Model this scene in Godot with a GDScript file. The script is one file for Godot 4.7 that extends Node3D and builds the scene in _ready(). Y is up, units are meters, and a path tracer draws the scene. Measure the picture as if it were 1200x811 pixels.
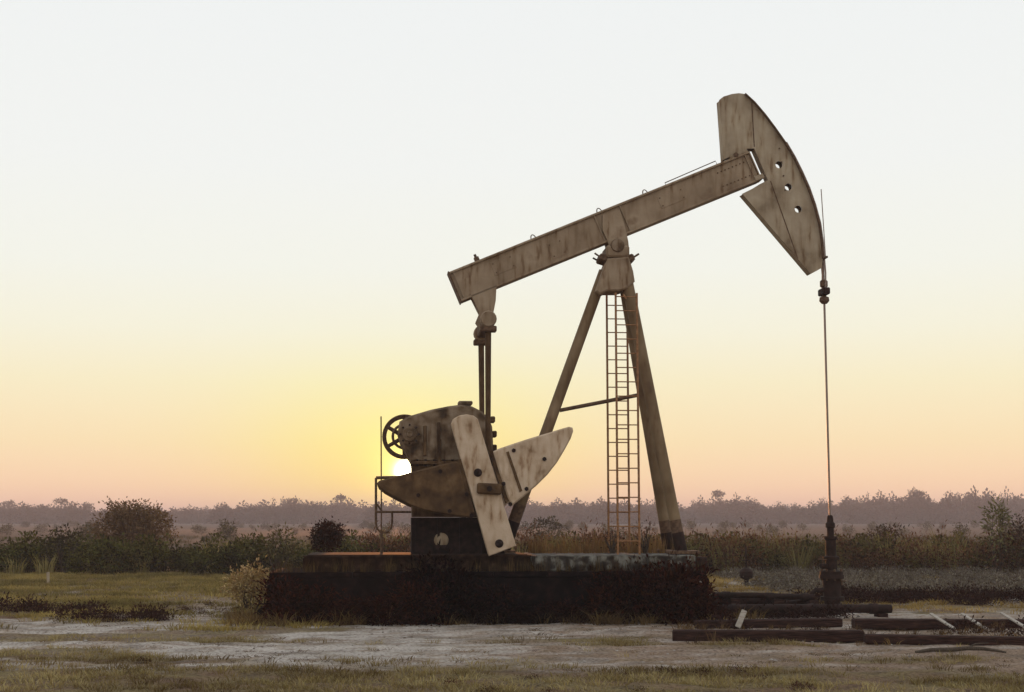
extends Node3D
# An oil well pump jack at sunset on scrubland. y is up, metres. The machine's own axes: x along the beam, z across it.

# ---------------------------------------------------------------- mesh collector
class Shape:
	var v := PackedVector3Array()
	var n := PackedVector3Array()
	var c := PackedColorArray()
	var tint := Color.WHITE

	func tri(a: Vector3, b: Vector3, d: Vector3, na: Vector3, nb: Vector3, nd: Vector3) -> void:
		var flip := (d - a).cross(b - a).dot(na + nb + nd) < 0.0
		v.append(a); n.append(na); c.append(tint)
		if flip:
			v.append(d); n.append(nd); c.append(tint)
			v.append(b); n.append(nb); c.append(tint)
		else:
			v.append(b); n.append(nb); c.append(tint)
			v.append(d); n.append(nd); c.append(tint)

	func quad(a: Vector3, b: Vector3, d: Vector3, e: Vector3, m: Vector3) -> void:
		tri(a, b, d, m, m, m)
		tri(a, d, e, m, m, m)

	# a box with slightly bevelled long look: plain faces, each its own normal
	func box(at: Vector3, size: Vector3, turn := Basis()) -> void:
		var h := size * 0.5
		var ax := [turn.x.normalized(), turn.y.normalized(), turn.z.normalized()]
		var hs := [h.x, h.y, h.z]
		for k in 3:
			var u: Vector3 = ax[(k + 1) % 3] * hs[(k + 1) % 3]
			var w: Vector3 = ax[(k + 2) % 3] * hs[(k + 2) % 3]
			for s in [-1.0, 1.0]:
				var o: Vector3 = at + ax[k] * hs[k] * s
				quad(o - u - w, o + u - w, o + u + w, o - u + w, ax[k] * s)

	# a box whose edges are cut at 45 degrees
	func cut_box(at: Vector3, size: Vector3, cut: float, turn := Basis()) -> void:
		var h := size * 0.5
		var poly := PackedVector2Array([Vector2(-h.x + cut, -h.y), Vector2(h.x - cut, -h.y), Vector2(h.x, -h.y + cut), Vector2(h.x, h.y - cut), Vector2(h.x - cut, h.y), Vector2(-h.x + cut, h.y), Vector2(-h.x, h.y - cut), Vector2(-h.x, -h.y + cut)])
		prism(poly, -h.z, h.z, Transform3D(turn, at), cut)

	# a polygon in x, y run from z0 to z1; bevel draws the rims in
	func prism(poly: PackedVector2Array, z0: float, z1: float, place := Transform3D(), bevel := 0.0) -> void:
		var p := poly.duplicate()
		if not Geometry2D.is_polygon_clockwise(p):
			p.reverse()
		var inner := p
		if bevel > 0.0:
			var off := Geometry2D.offset_polygon(p, -bevel, Geometry2D.JOIN_MITER)
			if off.size() == 1 and off[0].size() == p.size():
				inner = off[0]
				if not Geometry2D.is_polygon_clockwise(inner):
					inner.reverse()
				# line the starts up
				var best := 0
				for k in inner.size():
					if inner[k].distance_to(p[0]) < inner[best].distance_to(p[0]):
						best = k
				var turned := PackedVector2Array()
				for k in inner.size():
					turned.append(inner[(k + best) % inner.size()])
				inner = turned
			else:
				bevel = 0.0
		var b := place.basis
		var idx := Geometry2D.triangulate_polygon(inner)
		for k in range(0, idx.size(), 3):
			for s in [[z0, -1.0], [z1, 1.0]]:
				var q := []
				for j in 3:
					q.append(place * Vector3(inner[idx[k + j]].x, inner[idx[k + j]].y, s[0]))
				var m: Vector3 = b.z * s[1]
				tri(q[0], q[1], q[2], m, m, m)
		for k in p.size():
			var a := p[k]
			var d := p[(k + 1) % p.size()]
			var e := (d - a).normalized()
			var side := b * Vector3(-e.y, e.x, 0)
			quad(place * Vector3(a.x, a.y, z0 + bevel), place * Vector3(d.x, d.y, z0 + bevel), place * Vector3(d.x, d.y, z1 - bevel), place * Vector3(a.x, a.y, z1 - bevel), side)
			if bevel > 0.0:
				var ai := inner[k]
				var di := inner[(k + 1) % p.size()]
				quad(place * Vector3(a.x, a.y, z0 + bevel), place * Vector3(d.x, d.y, z0 + bevel), place * Vector3(di.x, di.y, z0), place * Vector3(ai.x, ai.y, z0), (side - b.z).normalized())
				quad(place * Vector3(a.x, a.y, z1 - bevel), place * Vector3(d.x, d.y, z1 - bevel), place * Vector3(di.x, di.y, z1), place * Vector3(ai.x, ai.y, z1), (side + b.z).normalized())

	func tube(path: Array, radii: Array, sides := 12, closed := false) -> void:
		var rings := []
		var count := path.size()
		var ref := Vector3(0.31, 0.9, 0.27).normalized()
		for k in count:
			var before: Vector3 = path[(k - 1 + count) % count] if closed or k > 0 else path[0]
			var after: Vector3 = path[(k + 1) % count] if closed or k < count - 1 else path[count - 1]
			var dir := (after - before).normalized()
			var r := ref
			if absf(dir.dot(r)) > 0.95:
				r = Vector3(0.9, 0.1, 0.4).normalized()
			var u := dir.cross(r).normalized()
			var w := dir.cross(u).normalized()
			var ring := []
			for j in sides:
				var t := TAU * j / sides
				ring.append(u * cos(t) + w * sin(t))
			rings.append(ring)
		for k in (count if closed else count - 1):
			var k2 := (k + 1) % count
			var r0: float = radii[mini(k, radii.size() - 1)]
			var r1: float = radii[mini(k2, radii.size() - 1)]
			for j in sides:
				var j2 := (j + 1) % sides
				var a: Vector3 = path[k] + rings[k][j] * r0
				var b: Vector3 = path[k] + rings[k][j2] * r0
				var d: Vector3 = path[k2] + rings[k2][j2] * r1
				var e: Vector3 = path[k2] + rings[k2][j] * r1
				tri(a, b, d, rings[k][j], rings[k][j2], rings[k2][j2])
				tri(a, d, e, rings[k][j], rings[k2][j2], rings[k2][j])
		if not closed:
			for s in [[0, 1], [count - 1, count - 2]]:
				var o: Vector3 = path[s[0]]
				var m: Vector3 = (o - path[s[1]]).normalized()
				var r: float = radii[mini(s[0], radii.size() - 1)]
				for j in sides:
					tri(o, o + rings[s[0]][j] * r, o + rings[s[0]][(j + 1) % sides] * r, m, m, m)

	func cylinder(a: Vector3, b: Vector3, r: float, sides := 16) -> void:
		tube([a, b], [r], sides)

	# profile of (radius, height) pairs turned about the y axis of place
	func lathe(profile: Array, place := Transform3D(), sides := 20) -> void:
		for k in profile.size() - 1:
			var p: Vector2 = profile[k]
			var q: Vector2 = profile[k + 1]
			var e := (q - p).normalized()
			for j in sides:
				var t0 := TAU * j / sides
				var t1 := TAU * (j + 1) / sides
				var d0 := Vector3(cos(t0), 0, sin(t0))
				var d1 := Vector3(cos(t1), 0, sin(t1))
				var n0 := (place.basis * (d0 * e.y + Vector3(0, -e.x, 0))).normalized()
				var n1 := (place.basis * (d1 * e.y + Vector3(0, -e.x, 0))).normalized()
				var a := place * (d0 * p.x + Vector3(0, p.y, 0))
				var b := place * (d1 * p.x + Vector3(0, p.y, 0))
				var c2 := place * (d1 * q.x + Vector3(0, q.y, 0))
				var d2 := place * (d0 * q.x + Vector3(0, q.y, 0))
				if p.x > 1e-4:
					tri(a, b, c2, n0, n1, n1)
				if q.x > 1e-4:
					tri(a, c2, d2, n0, n1, n0)

	func ring(at: Vector3, axis: Vector3, big: float, small: float, sides := 40, around := 8) -> void:
		var u := axis.cross(Vector3(0.2, 0.9, 0.3)).normalized()
		var w := axis.cross(u).normalized()
		var path := []
		for k in sides:
			path.append(at + u * big * cos(TAU * k / sides) + w * big * sin(TAU * k / sides))
		tube(path, [small], around, true)

	# one leaf: a folded diamond
	func leaf(at: Vector3, dir: Vector3, up: Vector3, long: float, wide: float) -> void:
		var side := dir.cross(up).normalized() * wide * 0.5
		var m := side.cross(dir).normalized()
		var mid := at + dir * long * 0.45
		var tip := at + dir * long - m * long * 0.12
		var lift := m * wide * 0.12
		var na := (m * 1.0 - side.normalized() * 0.3).normalized()
		var nb := (m * 1.0 + side.normalized() * 0.3).normalized()
		tri(at, mid - side + lift, tip, na, na, na)
		tri(at, mid + side + lift, tip, nb, nb, nb)

	# a bent blade of grass or reed
	func blade(at: Vector3, lean: Vector3, high: float, wide: float, side: Vector3) -> void:
		var s := side * wide * 0.5
		var mid := at + Vector3(0, high * 0.55, 0) + lean * 0.3
		var tip := at + Vector3(0, high, 0) + lean
		var m := side.cross(mid - at).normalized()
		tri(at - s, at + s, mid + s * 0.8, m, m, m)
		tri(at - s, mid + s * 0.8, mid - s * 0.8, m, m, m)
		tri(mid - s * 0.8, mid + s * 0.8, tip, m, m, m)

	func mesh() -> ArrayMesh:
		var out := ArrayMesh.new()
		var arrays := []
		arrays.resize(Mesh.ARRAY_MAX)
		arrays[Mesh.ARRAY_VERTEX] = v
		arrays[Mesh.ARRAY_NORMAL] = n
		arrays[Mesh.ARRAY_COLOR] = c
		out.add_surface_from_arrays(Mesh.PRIMITIVE_TRIANGLES, arrays)
		return out

# ---------------------------------------------------------------- helpers
var M := {}
var taken := {}
var sun_dir := Vector3(-0.07330, 0.03254, -0.99678)
const YAW := 0.085

func pts(a: Array) -> PackedVector2Array:
	var p := PackedVector2Array()
	for k in range(0, a.size(), 2):
		p.append(Vector2(a[k], a[k + 1]))
	return p

func v3(p: Vector2, z: float) -> Vector3:
	return Vector3(p.x, p.y, z)

func numbered(called: String) -> String:
	taken[called] = taken.get(called, -1) + 1
	return called if taken[called] == 0 else "%s_%03d" % [called, taken[called]]

func tag(o: Node, label := "", category := "", group := "", kind := "") -> void:
	if label: o.set_meta("label", label)
	if category: o.set_meta("category", category)
	if group: o.set_meta("group", group)
	if kind: o.set_meta("kind", kind)

func thing(called: String, label: String, category: String, at := Vector3.ZERO, turn := 0.0, group := "") -> Node3D:
	var o := Node3D.new()
	o.name = numbered(called)
	add_child(o)
	o.position = at
	o.rotation.y = turn
	tag(o, label, category, group)
	return o

func part(parent: Node, called: String, st, material: Material, label := "") -> MeshInstance3D:
	var o := MeshInstance3D.new()
	o.name = called if parent != self else numbered(called)
	o.mesh = st.mesh() if st is Shape else st
	o.material_override = material
	parent.add_child(o, true)
	if label: o.set_meta("label", label)
	return o

func joint(parent: Node, called: String) -> Node3D:
	var o := Node3D.new()
	o.name = called
	parent.add_child(o, true)
	return o

func pipe(parent: Node, called: String, path: Array, r, material: Material, sides := 12) -> MeshInstance3D:
	var st := Shape.new()
	st.tube(path, r if r is Array else [r], sides)
	return part(parent, called, st, material)

func boxed(parent: Node, called: String, at: Vector3, size: Vector3, material: Material, turn := Basis(), cut := 0.0) -> MeshInstance3D:
	var st := Shape.new()
	if cut > 0.0:
		st.cut_box(at, size, cut, turn)
	else:
		st.box(at, size, turn)
	return part(parent, called, st, material)

func lin(r: float, g: float, b: float) -> Color:
	return Color(r, g, b).linear_to_srgb()

func noise_of(seed_: int, freq: float, octaves := 4, kind := FastNoiseLite.TYPE_SIMPLEX_SMOOTH) -> FastNoiseLite:
	var f := FastNoiseLite.new()
	f.seed = seed_
	f.noise_type = kind
	f.frequency = freq
	f.fractal_octaves = octaves
	return f

func ramp_texture(seed_: int, freq: float, stops: Array, octaves := 5, size := 512) -> NoiseTexture2D:
	var t := NoiseTexture2D.new()
	t.width = size
	t.height = size
	t.seamless = true
	t.seamless_blend_skirt = 0.2
	t.normalize = true
	t.generate_mipmaps = false
	t.noise = noise_of(seed_, freq, octaves)
	var g := Gradient.new()
	var at := PackedFloat32Array()
	var col := PackedColorArray()
	for s in stops:
		at.append(s[0])
		col.append(s[1])
	g.offsets = at
	g.colors = col
	t.color_ramp = g
	return t

func grey_texture(seed_: int, freq: float, octaves := 4, size := 512) -> NoiseTexture2D:
	return ramp_texture(seed_, freq, [[0.0, Color.BLACK], [1.0, Color.WHITE]], octaves, size)

# weathered surface: patches of several tones, finer grain or run marks multiplied over them, a little relief
func weathered(called: String, patches: Texture2D, grain: Texture2D, scale: Vector3, grain_scale: Vector3, rough: float, relief: Texture2D = null, deep := 0.0, spec := 0.4) -> StandardMaterial3D:
	var m := StandardMaterial3D.new()
	m.resource_name = called
	m.albedo_texture = patches
	m.uv1_triplanar = true
	m.uv1_scale = scale
	m.roughness = rough
	m.metallic_specular = spec
	if grain:
		m.detail_enabled = true
		m.detail_blend_mode = BaseMaterial3D.BLEND_MODE_MUL
		m.detail_albedo = grain
		m.detail_uv_layer = BaseMaterial3D.DETAIL_UV_2
		m.uv2_triplanar = true
		m.uv2_scale = grain_scale
	if relief:
		m.heightmap_enabled = true
		m.heightmap_texture = relief
		m.heightmap_scale = deep
	return m

func leafy(called: String, through: Color, rough := 0.9) -> StandardMaterial3D:
	var m := StandardMaterial3D.new()
	m.resource_name = called
	m.vertex_color_use_as_albedo = true
	m.roughness = rough
	m.metallic_specular = 0.12
	m.backlight_enabled = true
	m.backlight = through
	return m

func make_materials() -> void:
	var runs := ramp_texture(11, 0.012, [[0.0, lin(.45, .35, .27)], [0.17, lin(.6, .5, .41)], [0.27, lin(.82, .77, .71)], [0.45, lin(.93, .91, .88)], [0.62, Color.WHITE], [1.0, Color.WHITE]], 6)
	var grain := ramp_texture(12, 0.05, [[0.0, lin(.6, .57, .53)], [0.5, lin(.92, .9, .88)], [1.0, Color.WHITE]])
	var bumps := grey_texture(13, 0.03)
	var long_runs := Vector3(.9, 0.16, .9)
	# tan weathered paint of beam, post and head
	M.paint = weathered("weathered tan paint", ramp_texture(21, 0.005, [[0.0, lin(.14, .085, .05)], [0.25, lin(.225, .16, .104)], [0.5, lin(.275, .20, .134)], [0.8, lin(.33, .25, .175)], [1.0, lin(.205, .135, .085)]], 6), runs, Vector3(.35, .35, .35), long_runs, 0.75, bumps, 0.3)
	M.leg_paint = weathered("rusty tan paint", ramp_texture(20, 0.005, [[0.0, lin(.09, .05, .024)], [0.3, lin(.155, .10, .052)], [0.6, lin(.20, .135, .074)], [1.0, lin(.27, .19, .115)]], 6), runs, Vector3(.35, .35, .35), long_runs, 0.75, bumps, 0.3)
	M.head = weathered("weathered olive tan paint", ramp_texture(22, 0.005, [[0.0, lin(.17, .125, .08)], [0.3, lin(.30, .235, .165)], [0.6, lin(.36, .29, .21)], [1.0, lin(.44, .365, .27)]], 6), runs, Vector3(.4, .4, .4), long_runs, 0.75, bumps, 0.3)
	# cream of cranks and weights
	M.cream = weathered("chalky cream paint", ramp_texture(23, 0.005, [[0.0, lin(.27, .18, .11)], [0.2, lin(.43, .315, .22)], [0.5, lin(.51, .385, .28)], [1.0, lin(.59, .465, .355)]], 6), runs, Vector3(.6, .6, .6), Vector3(.9, .25, .9), 0.8, bumps, 0.4)
	M.rusty = weathered("rusty brown casting", ramp_texture(24, 0.006, [[0.0, lin(.03, .013, .006)], [0.4, lin(.07, .036, .014)], [0.7, lin(.11, .06, .025)], [1.0, lin(.17, .10, .048)]], 6), runs, Vector3(.6, .6, .6), long_runs, 0.85, bumps, 0.6)
	M.gear = weathered("grey brown housing", ramp_texture(25, 0.006, [[0.0, lin(.035, .02, .01)], [0.35, lin(.115, .07, .038)], [0.6, lin(.20, .14, .092)], [1.0, lin(.28, .215, .16)]], 6), runs, Vector3(.6, .6, .6), long_runs, 0.8, bumps, 0.6)
	M.dark = weathered("blackish steel", ramp_texture(26, 0.014, [[0.0, lin(.010, .006, .005)], [0.5, lin(.024, .013, .011)], [1.0, lin(.055, .026, .020)]]), grain, Vector3(.7, .7, .7), Vector3(2, 2, 2), 0.75, bumps, 0.8, 0.25)
	M.black_concrete = weathered("blackish concrete", ramp_texture(27, 0.012, [[0.0, lin(.004, .002, .002)], [0.5, lin(.009, .005, .005)], [0.8, lin(.018, .009, .008)], [1.0, lin(.05, .028, .022)]]), grain, Vector3(.5, .5, .5), Vector3(2, 2, 2), 0.9, bumps, 1.2, 0.15)  # near-black tone used over the whole foundation
	M.concrete = weathered("pale grey green concrete", ramp_texture(28, 0.014, [[0.0, lin(.012, .009, .008)], [0.42, lin(.045, .038, .033)], [0.62, lin(.15, .145, .128)], [1.0, lin(.25, .245, .225)]]), runs, Vector3(.5, .5, .5), long_runs, 0.9, bumps, 1.0)
	M.red_rust = weathered("red rust", ramp_texture(29, 0.02, [[0.0, lin(.12, .05, .025)], [0.5, lin(.30, .15, .07)], [1.0, lin(.46, .27, .14)]]), grain, Vector3(1, 1, 1), Vector3(3, 3, 3), 0.85, bumps, 0.4)
	M.brown_rust = weathered("brown rust", ramp_texture(30, 0.02, [[0.0, lin(.05, .028, .018)], [0.5, lin(.12, .07, .042)], [1.0, lin(.2, .125, .075)]]), grain, Vector3(1, 1, 1), Vector3(3, 3, 3), 0.85, bumps, 0.4)
	M.dark_rust = weathered("dark rust", ramp_texture(37, 0.012, [[0.0, lin(.014, .007, .005)], [0.5, lin(.035, .018, .012)], [0.8, lin(.07, .04, .025)], [1.0, lin(.13, .085, .055)]], 6), grain, Vector3(.6, .6, .6), Vector3(2, 2, 2), 0.9, bumps, 0.6, 0.2)
	M.steel = weathered("dull wire steel", ramp_texture(31, 0.02, [[0.0, lin(.16, .11, .09)], [1.0, lin(.34, .27, .23)]]), null, Vector3(2, 2, 2), Vector3.ONE, 0.5)
	M.tar_wood = weathered("tarred timber", ramp_texture(32, 0.02, [[0.0, lin(.012, .006, .006)], [0.5, lin(.035, .018, .015)], [0.8, lin(.07, .035, .027)], [1.0, lin(.15, .09, .07)]]), grain, Vector3(.25, 2.5, 2.5), Vector3(.5, 4, 4), 0.9, bumps, 0.8, 0.2)
	M.pale_wood = weathered("bleached board", ramp_texture(33, 0.02, [[0.0, lin(.22, .19, .16)], [0.5, lin(.42, .38, .34)], [1.0, lin(.58, .54, .49)]]), grain, Vector3(.5, 4, 4), Vector3(1, 6, 6), 0.9, bumps, 0.4)
	M.bark = weathered("bark", ramp_texture(34, 0.03, [[0.0, lin(.03, .022, .016)], [1.0, lin(.12, .09, .065)]]), null, Vector3(3, 1, 3), Vector3.ONE, 0.95, bumps, 1.0)
	M.leaf = leafy("leaves", lin(.16, .13, .05))
	M.grass = leafy("grass", lin(.24, .18, .07))
	M.dry = leafy("dry leaves", lin(.20, .11, .06), 0.9)
	M.dry.metallic_specular = 0.1
	var g := StandardMaterial3D.new()
	g.resource_name = "soil and sand"
	g.vertex_color_use_as_albedo = true
	g.albedo_texture = ramp_texture(35, 0.03, [[0.0, lin(.22, .19, .17)], [0.33, lin(.66, .63, .6)], [0.5, lin(.9, .88, .86)], [1.0, Color.WHITE]], 6, 1024)
	g.uv1_triplanar = true
	g.uv1_world_triplanar = true
	g.uv1_scale = Vector3(.37, .37, .37)
	g.roughness = 0.95
	g.metallic_specular = 0.2
	g.heightmap_enabled = true
	g.heightmap_texture = grey_texture(36, 0.03, 5, 1024)
	g.heightmap_scale = 9.0
	M.ground = g

# ---------------------------------------------------------------- sky: air lit by the low sun
func sky_at(height: float) -> Color:
	# radiance by degrees above the horizon, the same all round
	var stops := [[-90.0, Color(.6, .46, .38)], [0.0, Color(1.12, .67, .47)], [1.3, Color(1.09, .75, .47)], [3.0, Color(1.03, .82, .50)], [5.4, Color(.98, .89, .61)], [7.5, Color(.95, .925, .75)], [10.0, Color(.925, .935, .85)], [14.0, Color(.905, .925, .90)], [20.0, Color(.885, .91, .905)], [45.0, Color(.80, .84, .865)], [90.0, Color(.72, .78, .83)]]
	for k in stops.size() - 1:
		if height <= stops[k + 1][0]:
			var t: float = (height - stops[k][0]) / (stops[k + 1][0] - stops[k][0])
			return stops[k][1].lerp(stops[k + 1][1], t)
	return stops[-1][1]

func make_sky() -> Sky:
	var w := 4096
	var h := 2048
	var im := Image.create(w, h, false, Image.FORMAT_RGBF)
	for y in h:
		im.fill_rect(Rect2i(0, y, w, 1), sky_at(90.0 - (y + 0.5) / h * 180.0))
	# the glow of the air round the sun
	var su := fposmod(atan2(sun_dir.x, -sun_dir.z) / TAU, 1.0) * w
	var sv := acos(sun_dir.y) / PI * h
	var reach := int(22.0 / 180.0 * h)
	for y in range(maxi(0, int(sv) - reach), mini(h / 2, int(sv) + reach)):
		var el := PI * 0.5 - (y + 0.5) / h * PI
		var base := sky_at(rad_to_deg(el))
		for x in range(int(su) - reach, int(su) + reach):
			var az := (x + 0.5) / w * TAU
			var dir := Vector3(sin(az) * cos(el), sin(el), -cos(az) * cos(el))
			var deg := rad_to_deg(dir.angle_to(sun_dir))
			if deg > 22.0:
				continue
			var wide := exp(-(pow(rad_to_deg(el - asin(sun_dir.y)) / 3.4, 2.0) + pow(rad_to_deg(az - TAU * su / w) / 6.4, 2.0)))
			var mid := exp(-deg / 0.8)
			var near := exp(-pow(deg / 0.42, 2.0))
			var tight := 1.0 / (1.0 + pow(deg / 0.27, 6.0))
			var col := Color(base.r * (1.0 + 0.06 * wide), base.g * (1.0 + 0.12 * wide), base.b * (1.0 - 0.46 * wide))
			col.r += 1.3 * mid + 5.0 * near + 40.0 * tight
			col.g += 0.95 * mid + 3.9 * near + 36.0 * tight
			col.b += 0.12 * mid + 1.5 * near + 24.0 * tight
			im.set_pixel(posmod(x, w), y, col)
	var m := PanoramaSkyMaterial.new()
	m.panorama = ImageTexture.create_from_image(im)
	var s := Sky.new()
	s.sky_material = m
	return s

# ---------------------------------------------------------------- ground
var n_wide: FastNoiseLite
var n_mid: FastNoiseLite
var n_fine: FastNoiseLite

func height_at(x: float, z: float) -> float:
	var calm := clampf((Vector2(x, z - 2.0).length() - 3.0) / 8.0, 0.3, 1.0)
	var rut := 0.0
	var bend := n_wide.get_noise_2d(x * 0.6, 3.0) * 0.9
	for mid in [4.3, 6.0, 7.3]:
		rut -= exp(-pow((z - mid - bend) / 0.16, 2.0)) * 0.05
		rut += exp(-pow((absf(z - mid - bend) - 0.32) / 0.12, 2.0)) * 0.025
	return rut * clampf(0.6 + n_mid.get_noise_2d(x * 0.6, 8.0) * 1.4, 0.0, 1.3) + n_mid.get_noise_2d(x, z) * 0.06 * calm + n_fine.get_noise_2d(x * 1.3, z * 1.3) * 0.025 - 0.02

# how much a place is bare sand, 0 to 1
func sand_at(x: float, z: float) -> float:
	var wob := n_wide.get_noise_2d(x * 0.5, z * 1.4) * 2.4 + n_mid.get_noise_2d(x * 0.35, z * 1.1) * 1.3 + n_mid.get_noise_2d(x * 1.6, z * 2.4 + 30.0) * 0.9
	var back := smoothstep(1.0, 2.8, z + wob * 0.45)
	if x > 3.2:
		back = maxf(back, smoothstep(3.4, 5.2, x + wob * 0.4) * smoothstep(-3.6, -1.4, z + wob * 0.6))
	if x < -4.4:
		back = maxf(back, (1.0 - smoothstep(-8.0, -4.6, x)) * smoothstep(-0.8, 1.0, z + wob) * 0.8)
	var reach := 9.6 if x < -1.0 else lerpf(9.6, 10.8, smoothstep(-1.0, 5.0, x))
	var front := 1.0 - smoothstep(reach - 1.6, reach + 1.4, z + wob * 1.1)
	# bare spots worn into the near grass
	var worn := smoothstep(0.12, 0.45, n_wide.get_noise_2d(x * 1.1 + 13.0, z * 2.3) + n_mid.get_noise_2d(x * 0.7, z * 1.7) * 0.5 + 0.02 * x) * 0.75
	var bare := 0.0
	if z < 3.0 and z > -20.0 and absf(x + 0.5) > 4.9:
		bare = smoothstep(0.02, 0.42, n_wide.get_noise_2d(x * 0.9 + 50.0, z * 1.5 + 9.0) + n_mid.get_noise_2d(x * 0.6, z * 1.2 + 70.0) * 0.55 + 0.03 * (z + 6.0)) * 0.6
	var island := smoothstep(0.20, 0.50, n_wide.get_noise_2d(x * 1.3 + 31.0, z * 3.2) + n_mid.get_noise_2d(x * 0.45, z * 1.3 + 15.0) * 0.7 - 0.02 * x) * 0.85
	var path := (1.0 - smoothstep(0.35, 0.95, absf(x + 6.3 - 0.12 * (z - 2.0) + wob * 0.15))) * smoothstep(-11.0, -6.0, z) * (1.0 - smoothstep(2.0, 4.0, z)) * 0.75
	return clampf(maxf(maxf(minf(back, maxf(front, worn)) - island, bare), path), 0.0, 1.0)

func soil_at(x: float, z: float) -> Color:
	var a := n_mid.get_noise_2d(x * 1.7 + 40.0, z * 2.6)
	var b := n_fine.get_noise_2d(x * 0.9, z * 1.6 + 90.0)
	var c := n_wide.get_noise_2d(x * 0.5 - 70.0, z * 0.5)
	var earth := Color(.22, .145, .095).lerp(Color(.25, .195, .095), clampf(0.5 + a * 1.4, 0, 1))
	earth = earth.lerp(Color(.10, .07, .05), clampf(b * 1.6 - 0.15, 0, 0.8))
	if x > 6.0 and z < -4.0 and z > -26.0:
		earth = earth.lerp(Color(.20, .165, .135), smoothstep(6.0, 8.0, x + a * 2.0) * clampf(0.75 + b, 0.0, 1.0))
	if z < -26.0:
		earth = earth.lerp(Color(.125, .10, .08), smoothstep(-26.0, -34.0, z))
	var s := sand_at(x, z)
	var sand := Color(.33, .24, .18).lerp(Color(.60, .545, .50), clampf(0.45 + c * 1.8 + b * 0.9 + n_mid.get_noise_2d(x * 0.3, z * 1.5) * 0.8, 0, 1))
	sand = sand.lerp(Color(.17, .125, .095), clampf(a * 1.8 - 0.25 + b * 0.7, 0.0, 0.7))
	var col := earth.lerp(sand, clampf(s + b * 0.7 * s, 0.0, 1.0))
	# crude spilled round the base
	var spill := 1.0 - smoothstep(0.0, 1.0, maxf(absf(x + 0.6) - 4.6, absf(z + 0.1) - 1.35) + a * 0.7)
	return col.lerp(Color(.03, .02, .016), clampf(spill, 0.0, 0.9))

func steps(from: float, to: float, least: float, grow: float, dense_from: float, dense_to: float) -> PackedFloat32Array:
	var left := PackedFloat32Array()
	var x := dense_from
	var d := least
	while x > from:
		d *= grow
		x -= d
		left.append(maxf(x, from))
	left.reverse()
	x = dense_from
	while x < dense_to:
		left.append(x)
		x += least
	d = least
	while x < to:
		left.append(x)
		d *= grow
		x += d
	left.append(to)
	return left

func make_ground() -> void:
	var xs := steps(-2200.0, 2200.0, 0.14, 1.10, -14.0, 14.0)
	var zs := steps(-2200.0, 220.0, 0.14, 1.09, -8.0, 15.0)
	var w := xs.size()
	var v := PackedVector3Array()
	var c := PackedColorArray()
	var n := PackedVector3Array()
	for z in zs:
		for x in xs:
			v.append(Vector3(x, height_at(x, z) if absf(x) < 120.0 and z > -120.0 and z < 60.0 else -0.03, z))
			c.append(soil_at(x, z))
	n.resize(v.size())
	for j in zs.size():
		for i in w:
			var l := v[j * w + maxi(i - 1, 0)]
			var r := v[j * w + mini(i + 1, w - 1)]
			var u := v[maxi(j - 1, 0) * w + i]
			var d := v[mini(j + 1, zs.size() - 1) * w + i]
			n[j * w + i] = (d - u).cross(r - l).normalized()
	var idx := PackedInt32Array()
	for j in zs.size() - 1:
		for i in w - 1:
			var a := j * w + i
			idx.append_array(PackedInt32Array([a, a + 1, a + w, a + 1, a + w + 1, a + w]))
	var arrays := []
	arrays.resize(Mesh.ARRAY_MAX)
	arrays[Mesh.ARRAY_VERTEX] = v
	arrays[Mesh.ARRAY_NORMAL] = n
	arrays[Mesh.ARRAY_COLOR] = c
	arrays[Mesh.ARRAY_INDEX] = idx
	var am := ArrayMesh.new()
	am.add_surface_from_arrays(Mesh.PRIMITIVE_TRIANGLES, arrays)
	var o := part(self, "ground", am, M.ground)
	tag(o, "sandy ground with patches of dry grass and soil", "ground", "", "structure")

# ---------------------------------------------------------------- plants
func spread(called: String, mesh, material: Material, places: Array, tints: Array, label: String, category: String) -> void:
	var mm := MultiMesh.new()
	mm.transform_format = MultiMesh.TRANSFORM_3D
	mm.use_colors = true
	mm.mesh = mesh.mesh() if mesh is Shape else mesh
	mm.instance_count = places.size()
	for k in places.size():
		mm.set_instance_transform(k, places[k])
		mm.set_instance_color(k, tints[k])
	var o := MultiMeshInstance3D.new()
	o.name = numbered(called)
	o.multimesh = mm
	o.material_override = material
	add_child(o)
	tag(o, label, category, "", "stuff")

func turned(at: Vector3, size: Vector3, angle: float) -> Transform3D:
	return Transform3D(Basis(Vector3.UP, angle).scaled_local(size), at)

func tuft(seed_: int, blades: int, high: float, wide: float, spread_: float, lean: float) -> Shape:
	var rng := RandomNumberGenerator.new()
	rng.seed = seed_
	var st := Shape.new()
	for k in blades:
		var t := rng.randf() * TAU
		var d := Vector3(cos(t), 0, sin(t))
		var s := rng.randf_range(0.75, 1.1)
		st.tint = Color(s, s * rng.randf_range(.9, 1.0), s * rng.randf_range(.7, 1.0))
		var q := rng.randf() * TAU
		st.blade(d * spread_ * sqrt(rng.randf()), d * lean * rng.randf_range(0.2, 1.0), high * rng.randf_range(0.45, 1.0), wide * rng.randf_range(.7, 1.2), Vector3(cos(q), 0, sin(q)))
	return st

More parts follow.
